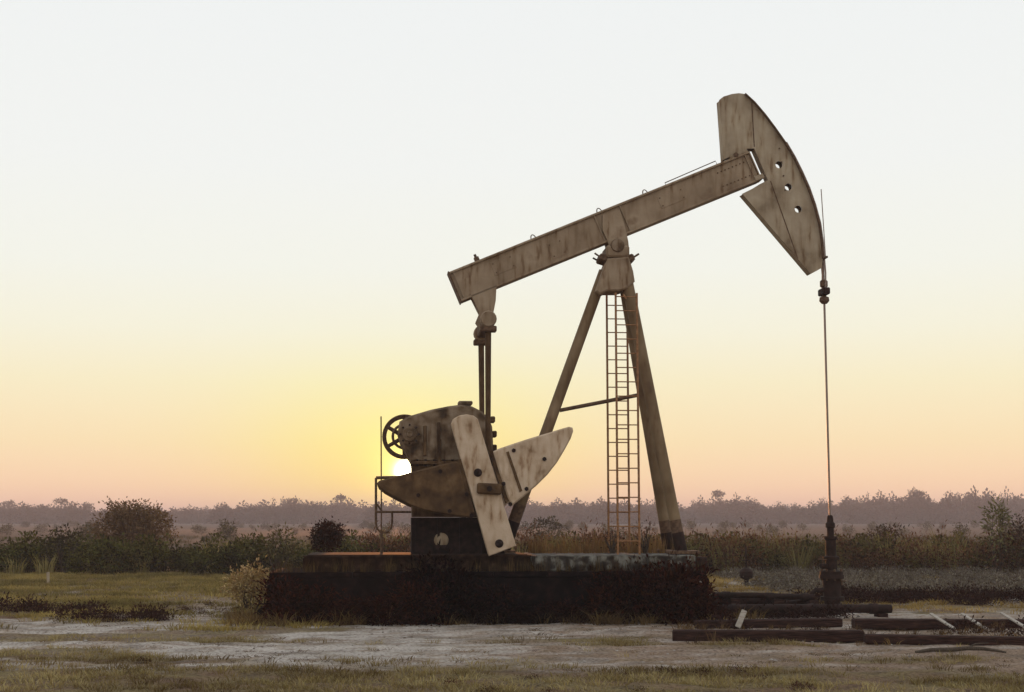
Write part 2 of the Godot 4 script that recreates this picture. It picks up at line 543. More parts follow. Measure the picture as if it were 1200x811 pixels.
# leaves in clumps that fill an uneven rounded body; body(dir) gives how far it reaches
func foliage(seed_: int, size: Vector3, middle: Vector3, clumps: int, leaves: int, long: float, wide: float, low: Color, high: Color, hollow := 0.35, clump_r := 0.22, uneven := 0.45) -> Shape:
	var rng := RandomNumberGenerator.new()
	rng.seed = seed_
	var lump := noise_of(seed_, 1.1, 3)
	var st := Shape.new()
	for k in clumps:
		var d := Vector3(rng.randfn(), rng.randfn(), rng.randfn()).normalized()
		var reach := lerpf(hollow, 1.0, pow(rng.randf(), 0.6)) * (1.0 + uneven * lump.get_noise_3dv(d * 1.3))
		var at := middle + d * size * reach
		var tone := low.lerp(high, rng.randf())
		var cr := clump_r * rng.randf_range(0.6, 1.3)
		for j in leaves:
			var e := Vector3(rng.randfn(), rng.randfn() * 0.8, rng.randfn())
			var p := at + e * cr * 0.6
			var dir := (e.normalized() * 0.7 + d * 0.5 + Vector3(rng.randfn(), rng.randfn() + 0.2, rng.randfn()) * 0.5).normalized()
			var s := rng.randf_range(.75, 1.25)
			st.tint = Color(tone.r * s, tone.g * s, tone.b * s * rng.randf_range(.8, 1.1))
			st.leaf(p, dir, Vector3(rng.randfn(), 1.2, rng.randfn()).normalized(), long * rng.randf_range(.6, 1.25), wide * rng.randf_range(.7, 1.2))
	return st

func stems(seed_: int, count: int, size: Vector3, middle: Vector3, thick: float) -> Shape:
	var rng := RandomNumberGenerator.new()
	rng.seed = seed_
	var st := Shape.new()
	for k in count:
		var t := rng.randf() * TAU
		var root := Vector3(cos(t), 0, sin(t)) * thick * 2.0 * rng.randf()
		var d := Vector3(rng.randfn(), absf(rng.randfn()) * 0.7, rng.randfn()).normalized()
		var tip := middle + d * size * 0.85
		var mid := root.lerp(tip, 0.5) + Vector3(rng.randfn(), rng.randfn(), rng.randfn()) * 0.06 * size.length()
		st.tube([root - Vector3(0, 0.08, 0), root.lerp(mid, 0.6), mid, tip], [thick, thick * 0.8, thick * 0.55, thick * 0.15], 6)
	return st

func shrub(called: String, label: String, at: Vector3, seed_: int, size: Vector3, middle_y: float, clumps: int, leaves: int, long: float, wide: float, low: Color, high: Color, material: Material, thick := 0.05, category := "bush", hollow := 0.35, clump_r := 0.22, uneven := 0.45) -> void:
	var t := thing(called, label, category, at)
	var mid := Vector3(0, middle_y, 0)
	part(t, "crown", foliage(seed_, size, mid, clumps, leaves, long, wide, low, high, hollow, clump_r, uneven), material)
	part(t, "trunk" if category == "tree" else "stem", stems(seed_ + 5, 9, size, mid, thick), M.bark)

func scatter(seed_: int, tries: int, x0: float, x1: float, z0: float, z1: float, keep: Callable, low: float, high: float, tint_a: Color, tint_b: Color, sink := 0.0) -> Array:
	var rng := RandomNumberGenerator.new()
	rng.seed = seed_
	var places := []
	var tints := []
	for k in tries:
		var x := rng.randf_range(x0, x1)
		var z := rng.randf_range(z0, z1)
		var s := rng.randf_range(low, high)
		var turn := rng.randf() * TAU
		var mix := clampf(rng.randf() * 0.6 + 0.2 + n_mid.get_noise_2d(x * 0.45 + 11.0, z * 0.8) * 1.1, 0.0, 1.0)
		var odd := rng.randf()
		if odd > keep.call(x, z):
			continue
		places.append(turned(Vector3(x, height_at(x, z) - sink, z), Vector3(s, s * rng.randf_range(.8, 1.25), s), turn))
		tints.append(tint_a.lerp(tint_b, mix))
	return [places, tints]

# ---------------------------------------------------------------- the machine
func bolt(parent: Node, at: Vector3, axis: Vector3, r: float, long: float, m: Material, called := "bolt") -> void:
	var st := Shape.new()
	st.tube([at - axis * long * 0.5, at + axis * long * 0.5], [r], 6)
	part(parent, called, st, m)

func mirrored(poly: PackedVector2Array, a: Vector2, b: Vector2) -> PackedVector2Array:
	var d := (b - a).normalized()
	var out := PackedVector2Array()
	for p in poly:
		var r := p - a
		out.append(a + d * d.dot(r) * 2.0 - r)
	return out

func make_pump_jack() -> void:
	var jack := thing("pump_jack", "tall weathered tan oil pump jack tilted with its head raised", "pump jack", Vector3.ZERO, YAW)
	# ---- walking beam: an I-beam on the tilt
	var beam := joint(jack, "walking_beam")
	var a := Vector3(-1.221, 6.875, 0.000)
	var b := Vector3(5.288, 9.636, 0.000)
	var along := (b - a).normalized()
	var up := Vector3(-along.y, along.x, 0)
	var tilt := Basis(along, up, Vector3.BACK)
	var long := (b - a).length()
	var deep := 0.68
	var mid := (a + b) * 0.5
	boxed(beam, "web", mid, Vector3(long - 0.02, deep - 0.09, 0.30), M.paint, tilt)
	boxed(beam, "top_flange", mid + up * (deep * 0.5 - 0.0225), Vector3(long, 0.045, 0.40), M.paint, tilt, 0.006)
	boxed(beam, "bottom_flange", mid - up * (deep * 0.5 - 0.0225), Vector3(long, 0.045, 0.40), M.paint, tilt, 0.006)
	for s in [0.012, 0.475, 0.56, 0.985]:
		for side in [-1.0, 1.0]:
			boxed(beam, "stiffener", a + along * long * s + Vector3(0, 0, side * 0.168), Vector3(0.022, deep - 0.094, 0.036), M.paint, tilt)
	boxed(beam, "tail_plate", a - along * 0.012, Vector3(0.024, deep + 0.03, 0.42), M.brown_rust, tilt)
	boxed(beam, "nose_plate", b + along * 0.012, Vector3(0.024, deep - 0.02, 0.38), M.paint, tilt)
	for s in [[0.095, 0.16], [0.28, 0.11], [0.50, 0.11], [0.655, 0.11]]:
		var st := Shape.new()
		var foot: Vector3 = a + along * long * s[0] + up * (deep * 0.5)
		if s[0] < 0.1:
			st.box(foot + up * 0.05, Vector3(0.10, 0.1, 0.14), tilt)
			st.tube([foot + up * 0.08, foot + up * 0.17], [0.03], 8)
		else:
			var arc := []
			for k in 9:
				var t := PI * k / 8.0
				arc.append(foot + along * 0.055 * cos(t) + up * (s[1] * sin(t) - 0.01))
			st.tube(arc, [0.012], 6)
		part(beam, "lifting_lug", st, M.brown_rust)
	var line := Shape.new()
	var l0 := a + along * long * 0.725 + up * (deep * 0.5)
	var l1 := a + along * long * 0.90 + up * (deep * 0.5)
	line.tube([l0 - up * 0.01, l0 + up * 0.07, l1 + up * 0.10, l1 - up * 0.01], [0.011], 6)
	part(beam, "grab_rail", line, M.brown_rust)
	for k in 9:
		for row in [-0.16, 0.16]:
			bolt(beam, a + along * (long - 0.10 - 0.09 * k) + up * row + Vector3(0, 0, 0.152), Vector3.BACK, 0.016, 0.03, M.brown_rust, "rivet")
	for w in [[0.16, 0.05, 0.5, 0.3], [0.33, -0.06, 0.34, 0.36], [0.72, 0.03, 0.6, 0.28]]:
		boxed(beam, "patch_plate", a + along * long * w[0] + up * w[1] + Vector3(0, 0, 0.152), Vector3(w[2], w[3], 0.012), M.paint, tilt, 0.004)
		for cx in [-1.0, 1.0]:
			for cy in [-1.0, 1.0]:
				bolt(beam, a + along * (long * w[0] + cx * (w[2] * 0.5 - 0.05)) + up * (w[1] + cy * (w[3] * 0.5 - 0.05)) + Vector3(0, 0, 0.164), Vector3.BACK, 0.014, 0.02, M.brown_rust, "rivet")
	# ---- horse head: two side plates with three holes, a curved face, back plates
	var head := joint(jack, "horse_head")
	var outline := pts([4.544, 11.103, 4.640, 11.182, 4.831, 11.245, 4.984, 11.268, 5.117, 11.253, 5.323, 11.065, 5.546, 10.801, 5.768, 10.500, 5.989, 10.179, 6.172, 9.858, 6.335, 9.517, 6.479, 9.177, 6.602, 8.800, 6.705, 8.385, 6.752, 7.989, 6.770, 7.612, 6.736, 7.405, 6.486, 7.270, 5.015, 9.016, 5.244, 9.134, 5.398, 9.232, 5.589, 9.331, 5.301, 10.029, 5.149, 10.026, 4.614, 9.766])
	var holes := pts([5.844, 9.679, 6.041, 9.188, 6.248, 8.698])
	for side in [-1.0, 1.0]:
		var plate := CSGPolygon3D.new()
		plate.name = "side_plate"
		plate.polygon = outline
		plate.depth = 0.03
		plate.material = M.head
		head.add_child(plate, true)
		plate.position = Vector3(0, 0, 0.13 if side > 0 else -0.10)
		for k in 3:
			var drill := CSGCylinder3D.new()
			drill.name = "drill"
			drill.radius = 0.078
			drill.height = 0.12
			drill.sides = 20
			drill.operation = CSGShape3D.OPERATION_SUBTRACTION
			drill.rotation.x = PI / 2
			drill.position = Vector3(holes[k].x, holes[k].y, -0.015)
			plate.add_child(drill, true)
	# rims between the plates: curved face in front, flat plates behind and below
	var face := Shape.new()
	for k in range(4, 15):
		var p := outline[k]
		var q := outline[k + 1]
		var e := (q - p).normalized()
		face.box(v3((p + q) * 0.5, 0) - Vector3(e.y, -e.x, 0) * -0.012 , Vector3(p.distance_to(q) + 0.004, 0.024, 0.42), Basis(Vector3(e.x, e.y, 0), Vector3(-e.y, e.x, 0), Vector3.BACK))
	part(head, "face_plate", face, M.brown_rust)
	for pair in [[0, 4], [16, 17], [17, 18], [24, 0], [21, 22]]:
		var p := outline[pair[0] % outline.size()]
		var q := outline[pair[1] % outline.size()]
		var e := (q - p).normalized()
		boxed(head, "edge_plate", v3((p + q) * 0.5 + Vector2(-e.y, e.x) * 0.014 * (-1.0 if Geometry2D.is_polygon_clockwise(outline) else 1.0), 0), Vector3(p.distance_to(q) - 0.02, 0.022, 0.196), M.head, Basis(Vector3(e.x, e.y, 0), Vector3(-e.y, e.x, 0), Vector3.BACK))
	for k in 4:
		var q := Vector2(b.x, b.y).lerp(outline[9 + k], 0.25) + Vector2(0.35, 0.35 - 0.22 * k)
		bolt(head, v3(q, 0.14), Vector3.BACK, 0.018, 0.03, M.brown_rust, "rivet")
	for seam in [[Vector2(5.265, 11.064), Vector2(5.302, 10.068)], [Vector2(5.646, 9.313), Vector2(6.211, 7.604)]]:
		var d: Vector2 = (seam[1] - seam[0]).normalized()
		boxed(head, "weld_seam", v3((seam[0] + seam[1]) * 0.5, 0.131), Vector3(seam[0].distance_to(seam[1]), 0.022, 0.008), M.brown_rust, Basis(Vector3(d.x, d.y, 0), Vector3(-d.y, d.x, 0), Vector3.BACK))
	var hinge := Shape.new()
	var hp := Vector2(4.874, 9.863)
	hinge.cylinder(v3(hp, -0.22), v3(hp, 0.22), 0.05)
	part(head, "hinge_pin", hinge, M.brown_rust)
	# saddle that carries the head on the beam nose
	boxed(head, "saddle_block", b - along * 0.22 + up * (deep * 0.5 + 0.03), Vector3(0.42, 0.06, 0.38), M.head, tilt, 0.008)
	boxed(head, "lower_stop", b - along * 0.02 - up * (deep * 0.5 - 0.06), Vector3(0.20, 0.10, 0.46), M.head, tilt, 0.008)
	# ---- bridle, carrier bar, polished rod
	var rod_x := 6.815
	var bridle := joint(jack, "bridle")
	var top := outline[8]
	for z in [-0.12, 0.12]:
		var path := []
		for k in range(8, 16):
			path.append(v3(outline[k] + Vector2(0.035, 0.012), z))
		path.append(Vector3(rod_x + 0.01, 7.3, z))
		path.append(Vector3(rod_x, 6.93, z))
		pipe(bridle, "wire_rope", path, 0.018, M.steel, 8)
	boxed(bridle, "carrier_bar", Vector3(rod_x, 6.90, 0), Vector3(0.16, 0.15, 0.40), M.dark, Basis(), 0.02)
	var clamp := Shape.new()
	clamp.lathe([Vector2(0, 7.16), Vector2(.06, 7.16), Vector2(.085, 7.13), Vector2(.085, 7.02), Vector2(.05, 6.99), Vector2(.05, 6.80), Vector2(.10, 6.78), Vector2(.11, 6.70), Vector2(.06, 6.64), Vector2(0, 6.64)], Transform3D(Basis(), Vector3(rod_x, 0, 0)), 14)
	part(bridle, "rod_clamp", clamp, M.brown_rust)
	pipe(jack, "polished_rod", [Vector3(rod_x, 1.95, 0), Vector3(rod_x, 7.6, 0)], 0.024, M.steel, 10)
	pipe(bridle, "rod_end", [Vector3(rod_x - 0.02, 7.6, 0.24), Vector3(rod_x - 0.085, 9.12, 0.26)], 0.011, M.steel, 8)
	boxed(bridle, "rod_bracket", Vector3(rod_x - 0.01, 7.62, 0.16), Vector3(0.04, 0.04, 0.30), M.brown_rust)
	# ---- saddle bearing between beam and post
	var saddle := joint(jack, "saddle_bearing")
	var pivot := Vector3(2.234, 7.789, 0.000)
	for side in [-1.0, 1.0]:
		var st := Shape.new()
		st.prism(pts([1.931, 8.472, 2.302, 8.590, 2.392, 8.293, 2.481, 7.904, 2.497, 7.737, 2.109, 7.638, 2.037, 7.896, 1.928, 8.136]), 0.155 * side, 0.235 * side if side > 0 else -0.235, Transform3D(), 0.0)
		part(saddle, "cheek_plate", st, M.paint)
	var cap := Shape.new()
	cap.lathe([Vector2(0, -.36), Vector2(.13, -.36), Vector2(.15, -.33), Vector2(.15, .33), Vector2(.13, .36), Vector2(0, .36)], Transform3D(Basis(Vector3.RIGHT, PI / 2), pivot), 20)
	part(saddle, "bearing_cap", cap, M.gear)
	boxed(saddle, "bearing_block", pivot + Vector3(0.01, -0.12, 0), Vector3(0.50, 0.26, 0.66), M.paint, Basis(), 0.04)
	for side in [-1.0, 1.0]:
		var st := Shape.new()
		var q := pivot + Vector3(0.28 * side, -0.25, 0)
		st.cut_box(q, Vector3(0.20, 0.16, 0.5), 0.03, Basis(Vector3.BACK, 0.3 * side))
		st.tube([q + Vector3(0.05 * side, 0.0, 0.2), q + Vector3(0.20 * side, 0.10, 0.2)], [0.022], 6)
		st.tube([q + Vector3(0.05 * side, 0.0, -0.2), q + Vector3(0.18 * side, 0.07, -0.2)], [0.022], 6)
		part(saddle, "adjusting_lug", st, M.brown_rust)
	# ---- Samson post: two front legs, one rear leg
	var post := joint(jack, "samson_post")
	var crown := Shape.new()
	crown.prism(pts([2.019, 7.507, 2.479, 7.551, 2.568, 7.238, 2.602, 7.018, 2.435, 6.868, 2.270, 6.811, 1.995, 6.807, 1.848, 6.732, 1.757, 6.804, 1.907, 7.228]), -0.33, 0.33, Transform3D(), 0.03)
	part(post, "top_casting", crown, M.paint)
	for side in [-1.0, 1.0]:
		var t0 := Vector3(2.415, 7.288, 0.000) + Vector3(0, 0, 0.14 * side)
		var t1 := Vector3(3.46, 1.28, 0.66 * side)
		pipe(post, "front_leg", [t0, t1], [0.128, 0.118], M.leg_paint, 20)
		pipe(post, "leg_dark_band", [t1.lerp(t0, 0.115), t1], [0.121, 0.124], M.brown_rust, 20)  # added bands that make the leg darker towards its foot
		pipe(post, "foot_dark_band", [t1.lerp(t0, 0.072), t1], [0.126, 0.13], M.dark, 20)
		boxed(post, "foot_plate", t1 + Vector3(0.02, 0.035, 0), Vector3(0.62, 0.07, 0.52), M.brown_rust, Basis(), 0.01)
	var r0 := Vector3(1.989, 7.282, 0.000)
	var r1 := Vector3(-0.20, 1.28, 0)
	pipe(post, "rear_leg", [r0, r1], [0.115, 0.125], M.leg_paint, 20)
	pipe(post, "leg_dark_band", [r1.lerp(r0, 0.17), r1], [0.128, 0.131], M.brown_rust, 20)  # same darker bands on the rear leg
	pipe(post, "foot_dark_band", [r1.lerp(r0, 0.11), r1], [0.133, 0.137], M.dark, 20)
	boxed(post, "foot_plate", r1 + Vector3(0, 0.035, 0), Vector3(0.5, 0.07, 0.6), M.brown_rust, Basis(), 0.01)
	pipe(post, "cross_brace", [Vector3(1.016, 4.280, 0.000), Vector3(2.623, 4.579, 0.450)], 0.042, M.brown_rust, 10)
	# ---- two ladders on the post
	for side in [1.0, -1.0]:
		var lad := joint(jack, "ladder")
		var cx: float = 2.36
		var z: float = 0.62 * side
		var foot_y := 1.26
		var top_y := 6.72 if side > 0 else 7.02
		for dx in [-0.225, 0.225]:
			pipe(lad, "rail", [Vector3(cx + dx, foot_y, z), Vector3(cx + dx, top_y, z)], 0.024, M.red_rust, 8)
		var y := foot_y + 0.28
		while y < top_y:
			pipe(lad, "rung", [Vector3(cx - 0.225, y, z), Vector3(cx + 0.225, y, z)], 0.013, M.red_rust, 6)
			y += 0.30
		pipe(lad, "standoff", [Vector3(cx, top_y - 0.12, z), Vector3(cx, top_y + 0.02, 0.28 * side)], 0.018, M.red_rust, 6)
	# ---- equalizer under the tail and two pitman arms
	var eq := joint(jack, "equalizer")
	var pin := Vector3(-0.585, 6.05, 0)
	var tail := Shape.new()
	tail.prism(pts([-0.904, 6.729, -0.344, 6.937, -0.361, 6.590, -0.415, 6.297, -0.379, 6.152, -0.469, 6.005, -0.686, 6.003, -0.776, 6.147, -0.704, 6.330, -0.777, 6.475]), -0.2, 0.2, Transform3D(), 0.02)
	part(eq, "tail_bracket", tail, M.paint)
	boxed(eq, "cross_bar", pin + Vector3(0, 0.02, 0), Vector3(0.20, 0.26, 2.5), M.brown_rust, Basis(), 0.03)
	for side in [-1.0, 1.0]:
		var st := Shape.new()
		st.lathe([Vector2(0, -.14), Vector2(.15, -.14), Vector2(.17, -.11), Vector2(.17, .11), Vector2(.15, .14), Vector2(0, .14)], Transform3D(Basis(Vector3.RIGHT, PI / 2), pin + Vector3(0, 0, 1.12 * side)), 16)
		part(eq, "end_bearing", st, M.paint)
		boxed(eq, "end_cap", pin + Vector3(0, -0.2, 1.12 * side), Vector3(0.34, 0.12, 0.24), M.brown_rust, Basis(), 0.02)
		var wrist := Vector3(-0.562, 2.598, 1.120)
		var arm := joint(jack, "pitman_arm")
		pipe(arm, "rod", [Vector3(pin.x, pin.y - 0.22, 1.12 * side), Vector3(wrist.x, wrist.y, 0.80 * side)], [0.066, 0.05], M.rusty, 14)
		boxed(arm, "end_clamp", Vector3(wrist.x, wrist.y, 1.23 * side), Vector3(0.50, 0.22, 0.1), M.rusty, Basis(Vector3.BACK, -0.05), 0.03)
		bolt(arm, Vector3(wrist.x, wrist.y, 1.28 * side), Vector3.BACK, 0.06, 0.06, M.dark, "wrist_pin")
	# ---- gear reducer on its pedestal
	var gear := joint(jack, "gear_reducer")
	var upper := Shape.new()
	upper.prism(pts([-2.374, 3.984, -2.200, 4.091, -1.728, 4.234, -1.376, 4.307, -1.112, 4.344, -0.883, 4.310, -0.671, 4.206, -0.529, 4.065, -0.458, 3.889, -0.440, 3.572, -0.439, 3.169, -2.139, 3.163, -2.228, 3.337, -2.334, 3.511, -2.407, 3.756]), -0.6, 0.6, Transform3D(), 0.04)
	part(gear, "upper_housing", upper, M.gear)
	var lower := Shape.new()
	lower.prism(pts([-2.121, 3.111, -0.455, 3.117, -0.454, 2.575, -0.541, 2.035, -2.095, 2.035]), -0.58, 0.58, Transform3D(), 0.03)
	part(gear, "lower_housing", lower, M.rusty)
	boxed(gear, "split_flange", (Vector3(-1.282, 3.140, 0.600) + Vector3(-1.282, 3.140, 0.600)) * 0.5 * Vector3(1, 1, 0), Vector3(1.70, 0.07, 1.30), M.rusty, Basis(), 0.01)
	for u in [-0.72, -0.55, -0.37, -0.18, 0.0, 0.18, 0.37, 0.55, 0.72]:
		bolt(gear, Vector3(-1.282, 3.140, 0.600) + Vector3(u, 0.0, 0.02), Vector3.UP, 0.026, 0.14, M.dark)
	var hub_at := Vector3(-0.916, 3.764, 0.600)
	for side in [-1.0, 1.0]:
		var st := Shape.new()
		st.lathe([Vector2(0, 0), Vector2(.34, 0), Vector2(.34, .05), Vector2(.26, .08), Vector2(.20, .12), Vector2(0, .12)], Transform3D(Basis(Vector3.RIGHT, PI / 2 * side), Vector3(hub_at.x, hub_at.y, 0.58 * side)), 24)
		part(gear, "bearing_cover", st, M.gear)
		pipe(gear, "crank_shaft", [Vector3(hub_at.x, hub_at.y, 0.6 * side), Vector3(hub_at.x, hub_at.y, 1.12 * side)], 0.13, M.dark, 20)
	var high_at := Vector3(-2.162, 3.722, 0.600)
	var cover := Shape.new()
	cover.lathe([Vector2(0, 0), Vector2(.23, 0), Vector2(.23, .05), Vector2(.16, .06), Vector2(.15, .10), Vector2(.07, .10), Vector2(.06, .13), Vector2(0, .13)], Transform3D(Basis(Vector3.RIGHT, PI / 2), high_at), 8)
	part(gear, "shaft_cover", cover, M.gear)
	for k in 8:
		bolt(gear, high_at + Vector3(cos(TAU * k / 8), sin(TAU * k / 8), 0) * 0.19 + Vector3(0, 0, 0.06), Vector3.BACK, 0.022, 0.04, M.dark)
	for u in [Vector2(-1.846, 3.671), Vector2(-1.566, 3.743), Vector2(-1.547, 3.392)]:
		boxed(gear, "rib", v3(u, 0.62) + Vector3(0, -0.08, 0), Vector3(0.07, 0.62, 0.07), M.rusty, Basis(), 0.01)
	boxed(gear, "filler_cap", Vector3(-0.993, 4.393, 0.000) + Vector3(0, 0.02, 0), Vector3(0.3, 0.08, 0.4), M.gear, Basis(), 0.02)
	for q in [Vector3(-0.437, 4.051, 0.300), Vector3(-0.401, 3.749, 0.300), Vector3(-0.400, 3.464, 0.300)]:
		boxed(gear, "bolt_lug", q, Vector3(0.10, 0.13, 0.3), M.rusty, Basis(), 0.02)
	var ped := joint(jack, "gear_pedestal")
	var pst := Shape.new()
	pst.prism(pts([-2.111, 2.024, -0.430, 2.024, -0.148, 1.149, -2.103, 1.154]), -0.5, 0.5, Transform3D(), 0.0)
	part(ped, "box_frame", pst, M.dark)  # pedestal much darker than the housing above it
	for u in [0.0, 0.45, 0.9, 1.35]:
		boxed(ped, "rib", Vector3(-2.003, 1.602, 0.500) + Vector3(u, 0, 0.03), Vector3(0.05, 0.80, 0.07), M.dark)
	var capst := Shape.new()
	capst.lathe([Vector2(0, 0), Vector2(.15, 0), Vector2(.15, .03), Vector2(.11, .06), Vector2(.04, .08), Vector2(0, .08)], Transform3D(Basis(Vector3.RIGHT, PI / 2), Vector3(-1.497, 1.567, 0.500)), 20)
	part(ped, "round_cover", capst, M.head, "pale round cover on the dark pedestal")
	boxed(ped, "cover_guard", Vector3(-1.496, 1.428, 0.500) + Vector3(0, -0.02, 0.07), Vector3(0.26, 0.12, 0.08), M.dark, Basis(), 0.02)
	# ---- belt sheave on the far side
	var wheel := joint(jack, "belt_sheave")
	var wc := Vector3(-2.255, 3.735, -0.550)
	var rim := Shape.new()
	rim.lathe([Vector2(.455, -.09), Vector2(.475, -.09), Vector2(.475, -.03), Vector2(.455, 0), Vector2(.475, .03), Vector2(.475, .09), Vector2(.455, .09), Vector2(.385, .05), Vector2(.385, -.05), Vector2(.455, -.09)], Transform3D(Basis(Vector3.RIGHT, PI / 2), wc), 44)
	part(wheel, "rim", rim, M.brown_rust)
	var hub := Shape.new()
	hub.lathe([Vector2(0, -.12), Vector2(.11, -.12), Vector2(.11, .12), Vector2(0, .12)], Transform3D(Basis(Vector3.RIGHT, PI / 2), wc), 18)
	part(wheel, "hub", hub, M.brown_rust)
	for k in 6:
		var d := Vector3(cos(TAU * (k + 0.5) / 6), sin(TAU * (k + 0.5) / 6), 0)
		pipe(wheel, "spoke", [wc + d * 0.09, wc + d * 0.44], [0.05, 0.04], M.brown_rust, 8)
	# inner brake ring that reads as the flattened loop at the left
	var brake := Shape.new()
	brake.ring(wc + Vector3(0, 0, 0.16), Vector3.BACK, 0.25, 0.03, 32, 8)
	part(wheel, "brake_ring", brake, M.brown_rust)
	# ---- cranks with weights bolted to both sides
	var crank_poly := pts([-1.337, 3.899, -1.295, 4.003, -1.174, 4.073, -1.019, 4.100, -0.881, 4.074, -0.794, 4.006, -0.015, 1.456, -0.563, 1.254])
	var weight_poly := pts([-0.483, 3.351, -0.379, 3.403, -0.102, 3.499, 0.245, 3.613, 0.593, 3.718, 0.907, 3.815, 1.064, 3.859, 1.134, 3.842, 1.151, 3.773, 1.098, 3.617, 0.974, 3.391, 0.817, 3.132, 0.625, 2.890, 0.399, 2.667, 0.139, 2.444, -0.102, 2.256, -0.188, 2.426, -0.344, 2.888])
	var ax0 := Vector2(-1.062, 4.039)
	var ax1 := Vector2(-0.289, 1.355)
	var bolts := pts([-0.068, 3.370, 0.556, 3.200, 0.191, 2.598, -0.275, 2.700, -0.137, 2.290])
	for side in [1.0, -1.0]:
		var crank := joint(jack, "crank")
		var st := Shape.new()
		var z0 := 0.95 if side > 0 else -1.18
		st.prism(crank_poly, z0, z0 + 0.23, Transform3D(), 0.015)
		part(crank, "arm", st, M.cream)
		for q in [Vector2(-0.791, 2.922), Vector2(-0.358, 1.507)]:
			var hole := Shape.new()
			hole.lathe([Vector2(0, 0), Vector2(.085, 0), Vector2(.085, .012), Vector2(.05, .03), Vector2(0, .03)], Transform3D(Basis(Vector3.RIGHT, PI / 2 * side), v3(q, 1.18 * side)), 14)
			part(crank, "hole_disc", hole, M.dark)  # dark discs carry the shade of the open crank holes
		# clamp bolts and flange between arm and weights
		for flip in [false, true]:
			var w := joint(jack, "counterweight")
			var poly := mirrored(weight_poly, ax0, ax1) if flip else weight_poly
			var body := Shape.new()
			var w0 := 0.89 if side > 0 else -1.20
			body.prism(poly, w0, w0 + 0.31, Transform3D(), 0.03)
			part(w, "casting", body, M.rusty if flip else M.cream, "dark brown counterweight" if flip else "")  # mirrored weight takes a darker, browner material than its pair
			var holes2 := mirrored(bolts, ax0, ax1) if flip else bolts
			for q in holes2:
				bolt(w, v3(q, 1.205 * side), Vector3.BACK, 0.045, 0.03, M.dark)
			var fl := mirrored(pts([-0.583, 3.370, -0.427, 3.371, -0.133, 2.393, -0.219, 2.307]), ax0, ax1) if flip else pts([-0.583, 3.370, -0.427, 3.371, -0.133, 2.393, -0.219, 2.307])
			var fs := Shape.new()
			fs.prism(fl, 0.93 if side > 0 else -1.15, 1.15 if side > 0 else -0.93)
			part(w, "mounting_flange", fs, M.rusty)
			var seam := mirrored(pts([-0.223, 3.335, -0.171, 3.352, 0.105, 2.563, 0.053, 2.529]), ax0, ax1) if flip else pts([-0.223, 3.335, -0.171, 3.352, 0.105, 2.563, 0.053, 2.529])
			var ss := Shape.new()
			ss.prism(seam, 1.185 if side > 0 else -1.22, 1.22 if side > 0 else -1.185)
			part(w, "key_strip", ss, M.rusty)
	# ---- guard frame of bent pipe beside the reducer
	var guard := joint(jack, "guard_frame")
	var gz := 0.35
	pipe(guard, "mast", [Vector3(-2.712, 1.272, 0.350), Vector3(-2.752, 4.105, 0.350)], 0.014, M.brown_rust, 8)
	pipe(guard, "post", [Vector3(-2.843, 2.837, 0.350), Vector3(-2.832, 1.896, 0.350)], 0.026, M.brown_rust, 8)
	pipe(guard, "top_rail", [Vector3(-2.843, 2.837, 0.350), Vector3(-2.151, 2.857, 0.350)], 0.034, M.brown_rust, 8)
	pipe(guard, "mid_rail", [Vector3(-2.835, 2.139, 0.350), Vector3(-2.110, 2.139, 0.350)], 0.024, M.brown_rust, 8)
	pipe(guard, "loop", [Vector3(-2.832, 1.913, 0.350), Vector3(-2.805, 1.792, 0.350), Vector3(-2.734, 1.722, 0.350), Vector3(-2.595, 1.722, 0.350), Vector3(-2.526, 1.791, 0.350), Vector3(-2.501, 1.913, 0.350), Vector3(-2.503, 2.139, 0.350)], 0.022, M.brown_rust, 8)
	pipe(guard, "stay", [Vector3(-2.828, 2.313, 0.350), Vector3(-2.704, 2.139, 0.350)], 0.02, M.brown_rust, 8)
	pipe(guard, "foot", [Vector3(-2.717, 1.757, 0.350), Vector3(-2.712, 1.237, 0.350)], 0.028, M.brown_rust, 8)
	# ---- steel skid under reducer and motor
	var skid := joint(jack, "skid")
	for z in [-1.0, 1.0]:
		for y in [0.975, 1.255]:
			boxed(skid, "rail_flange", Vector3(-1.98, y, z), Vector3(4.55, 0.03, 0.24), M.dark_rust)
		boxed(skid, "rail_web", Vector3(-1.98, 1.115, z), Vector3(4.53, 0.25, 0.02), M.dark_rust)
	for x in [-4.2, -3.3, -2.3, -1.2, 0.15]:
		boxed(skid, "cross_member", Vector3(x, 1.11, 0), Vector3(0.14, 0.22, 1.96), M.dark)
	boxed(skid, "deck_plate", Vector3(-1.98, 1.2795, 0), Vector3(4.4, 0.016, 2.1), M.dark_rust)

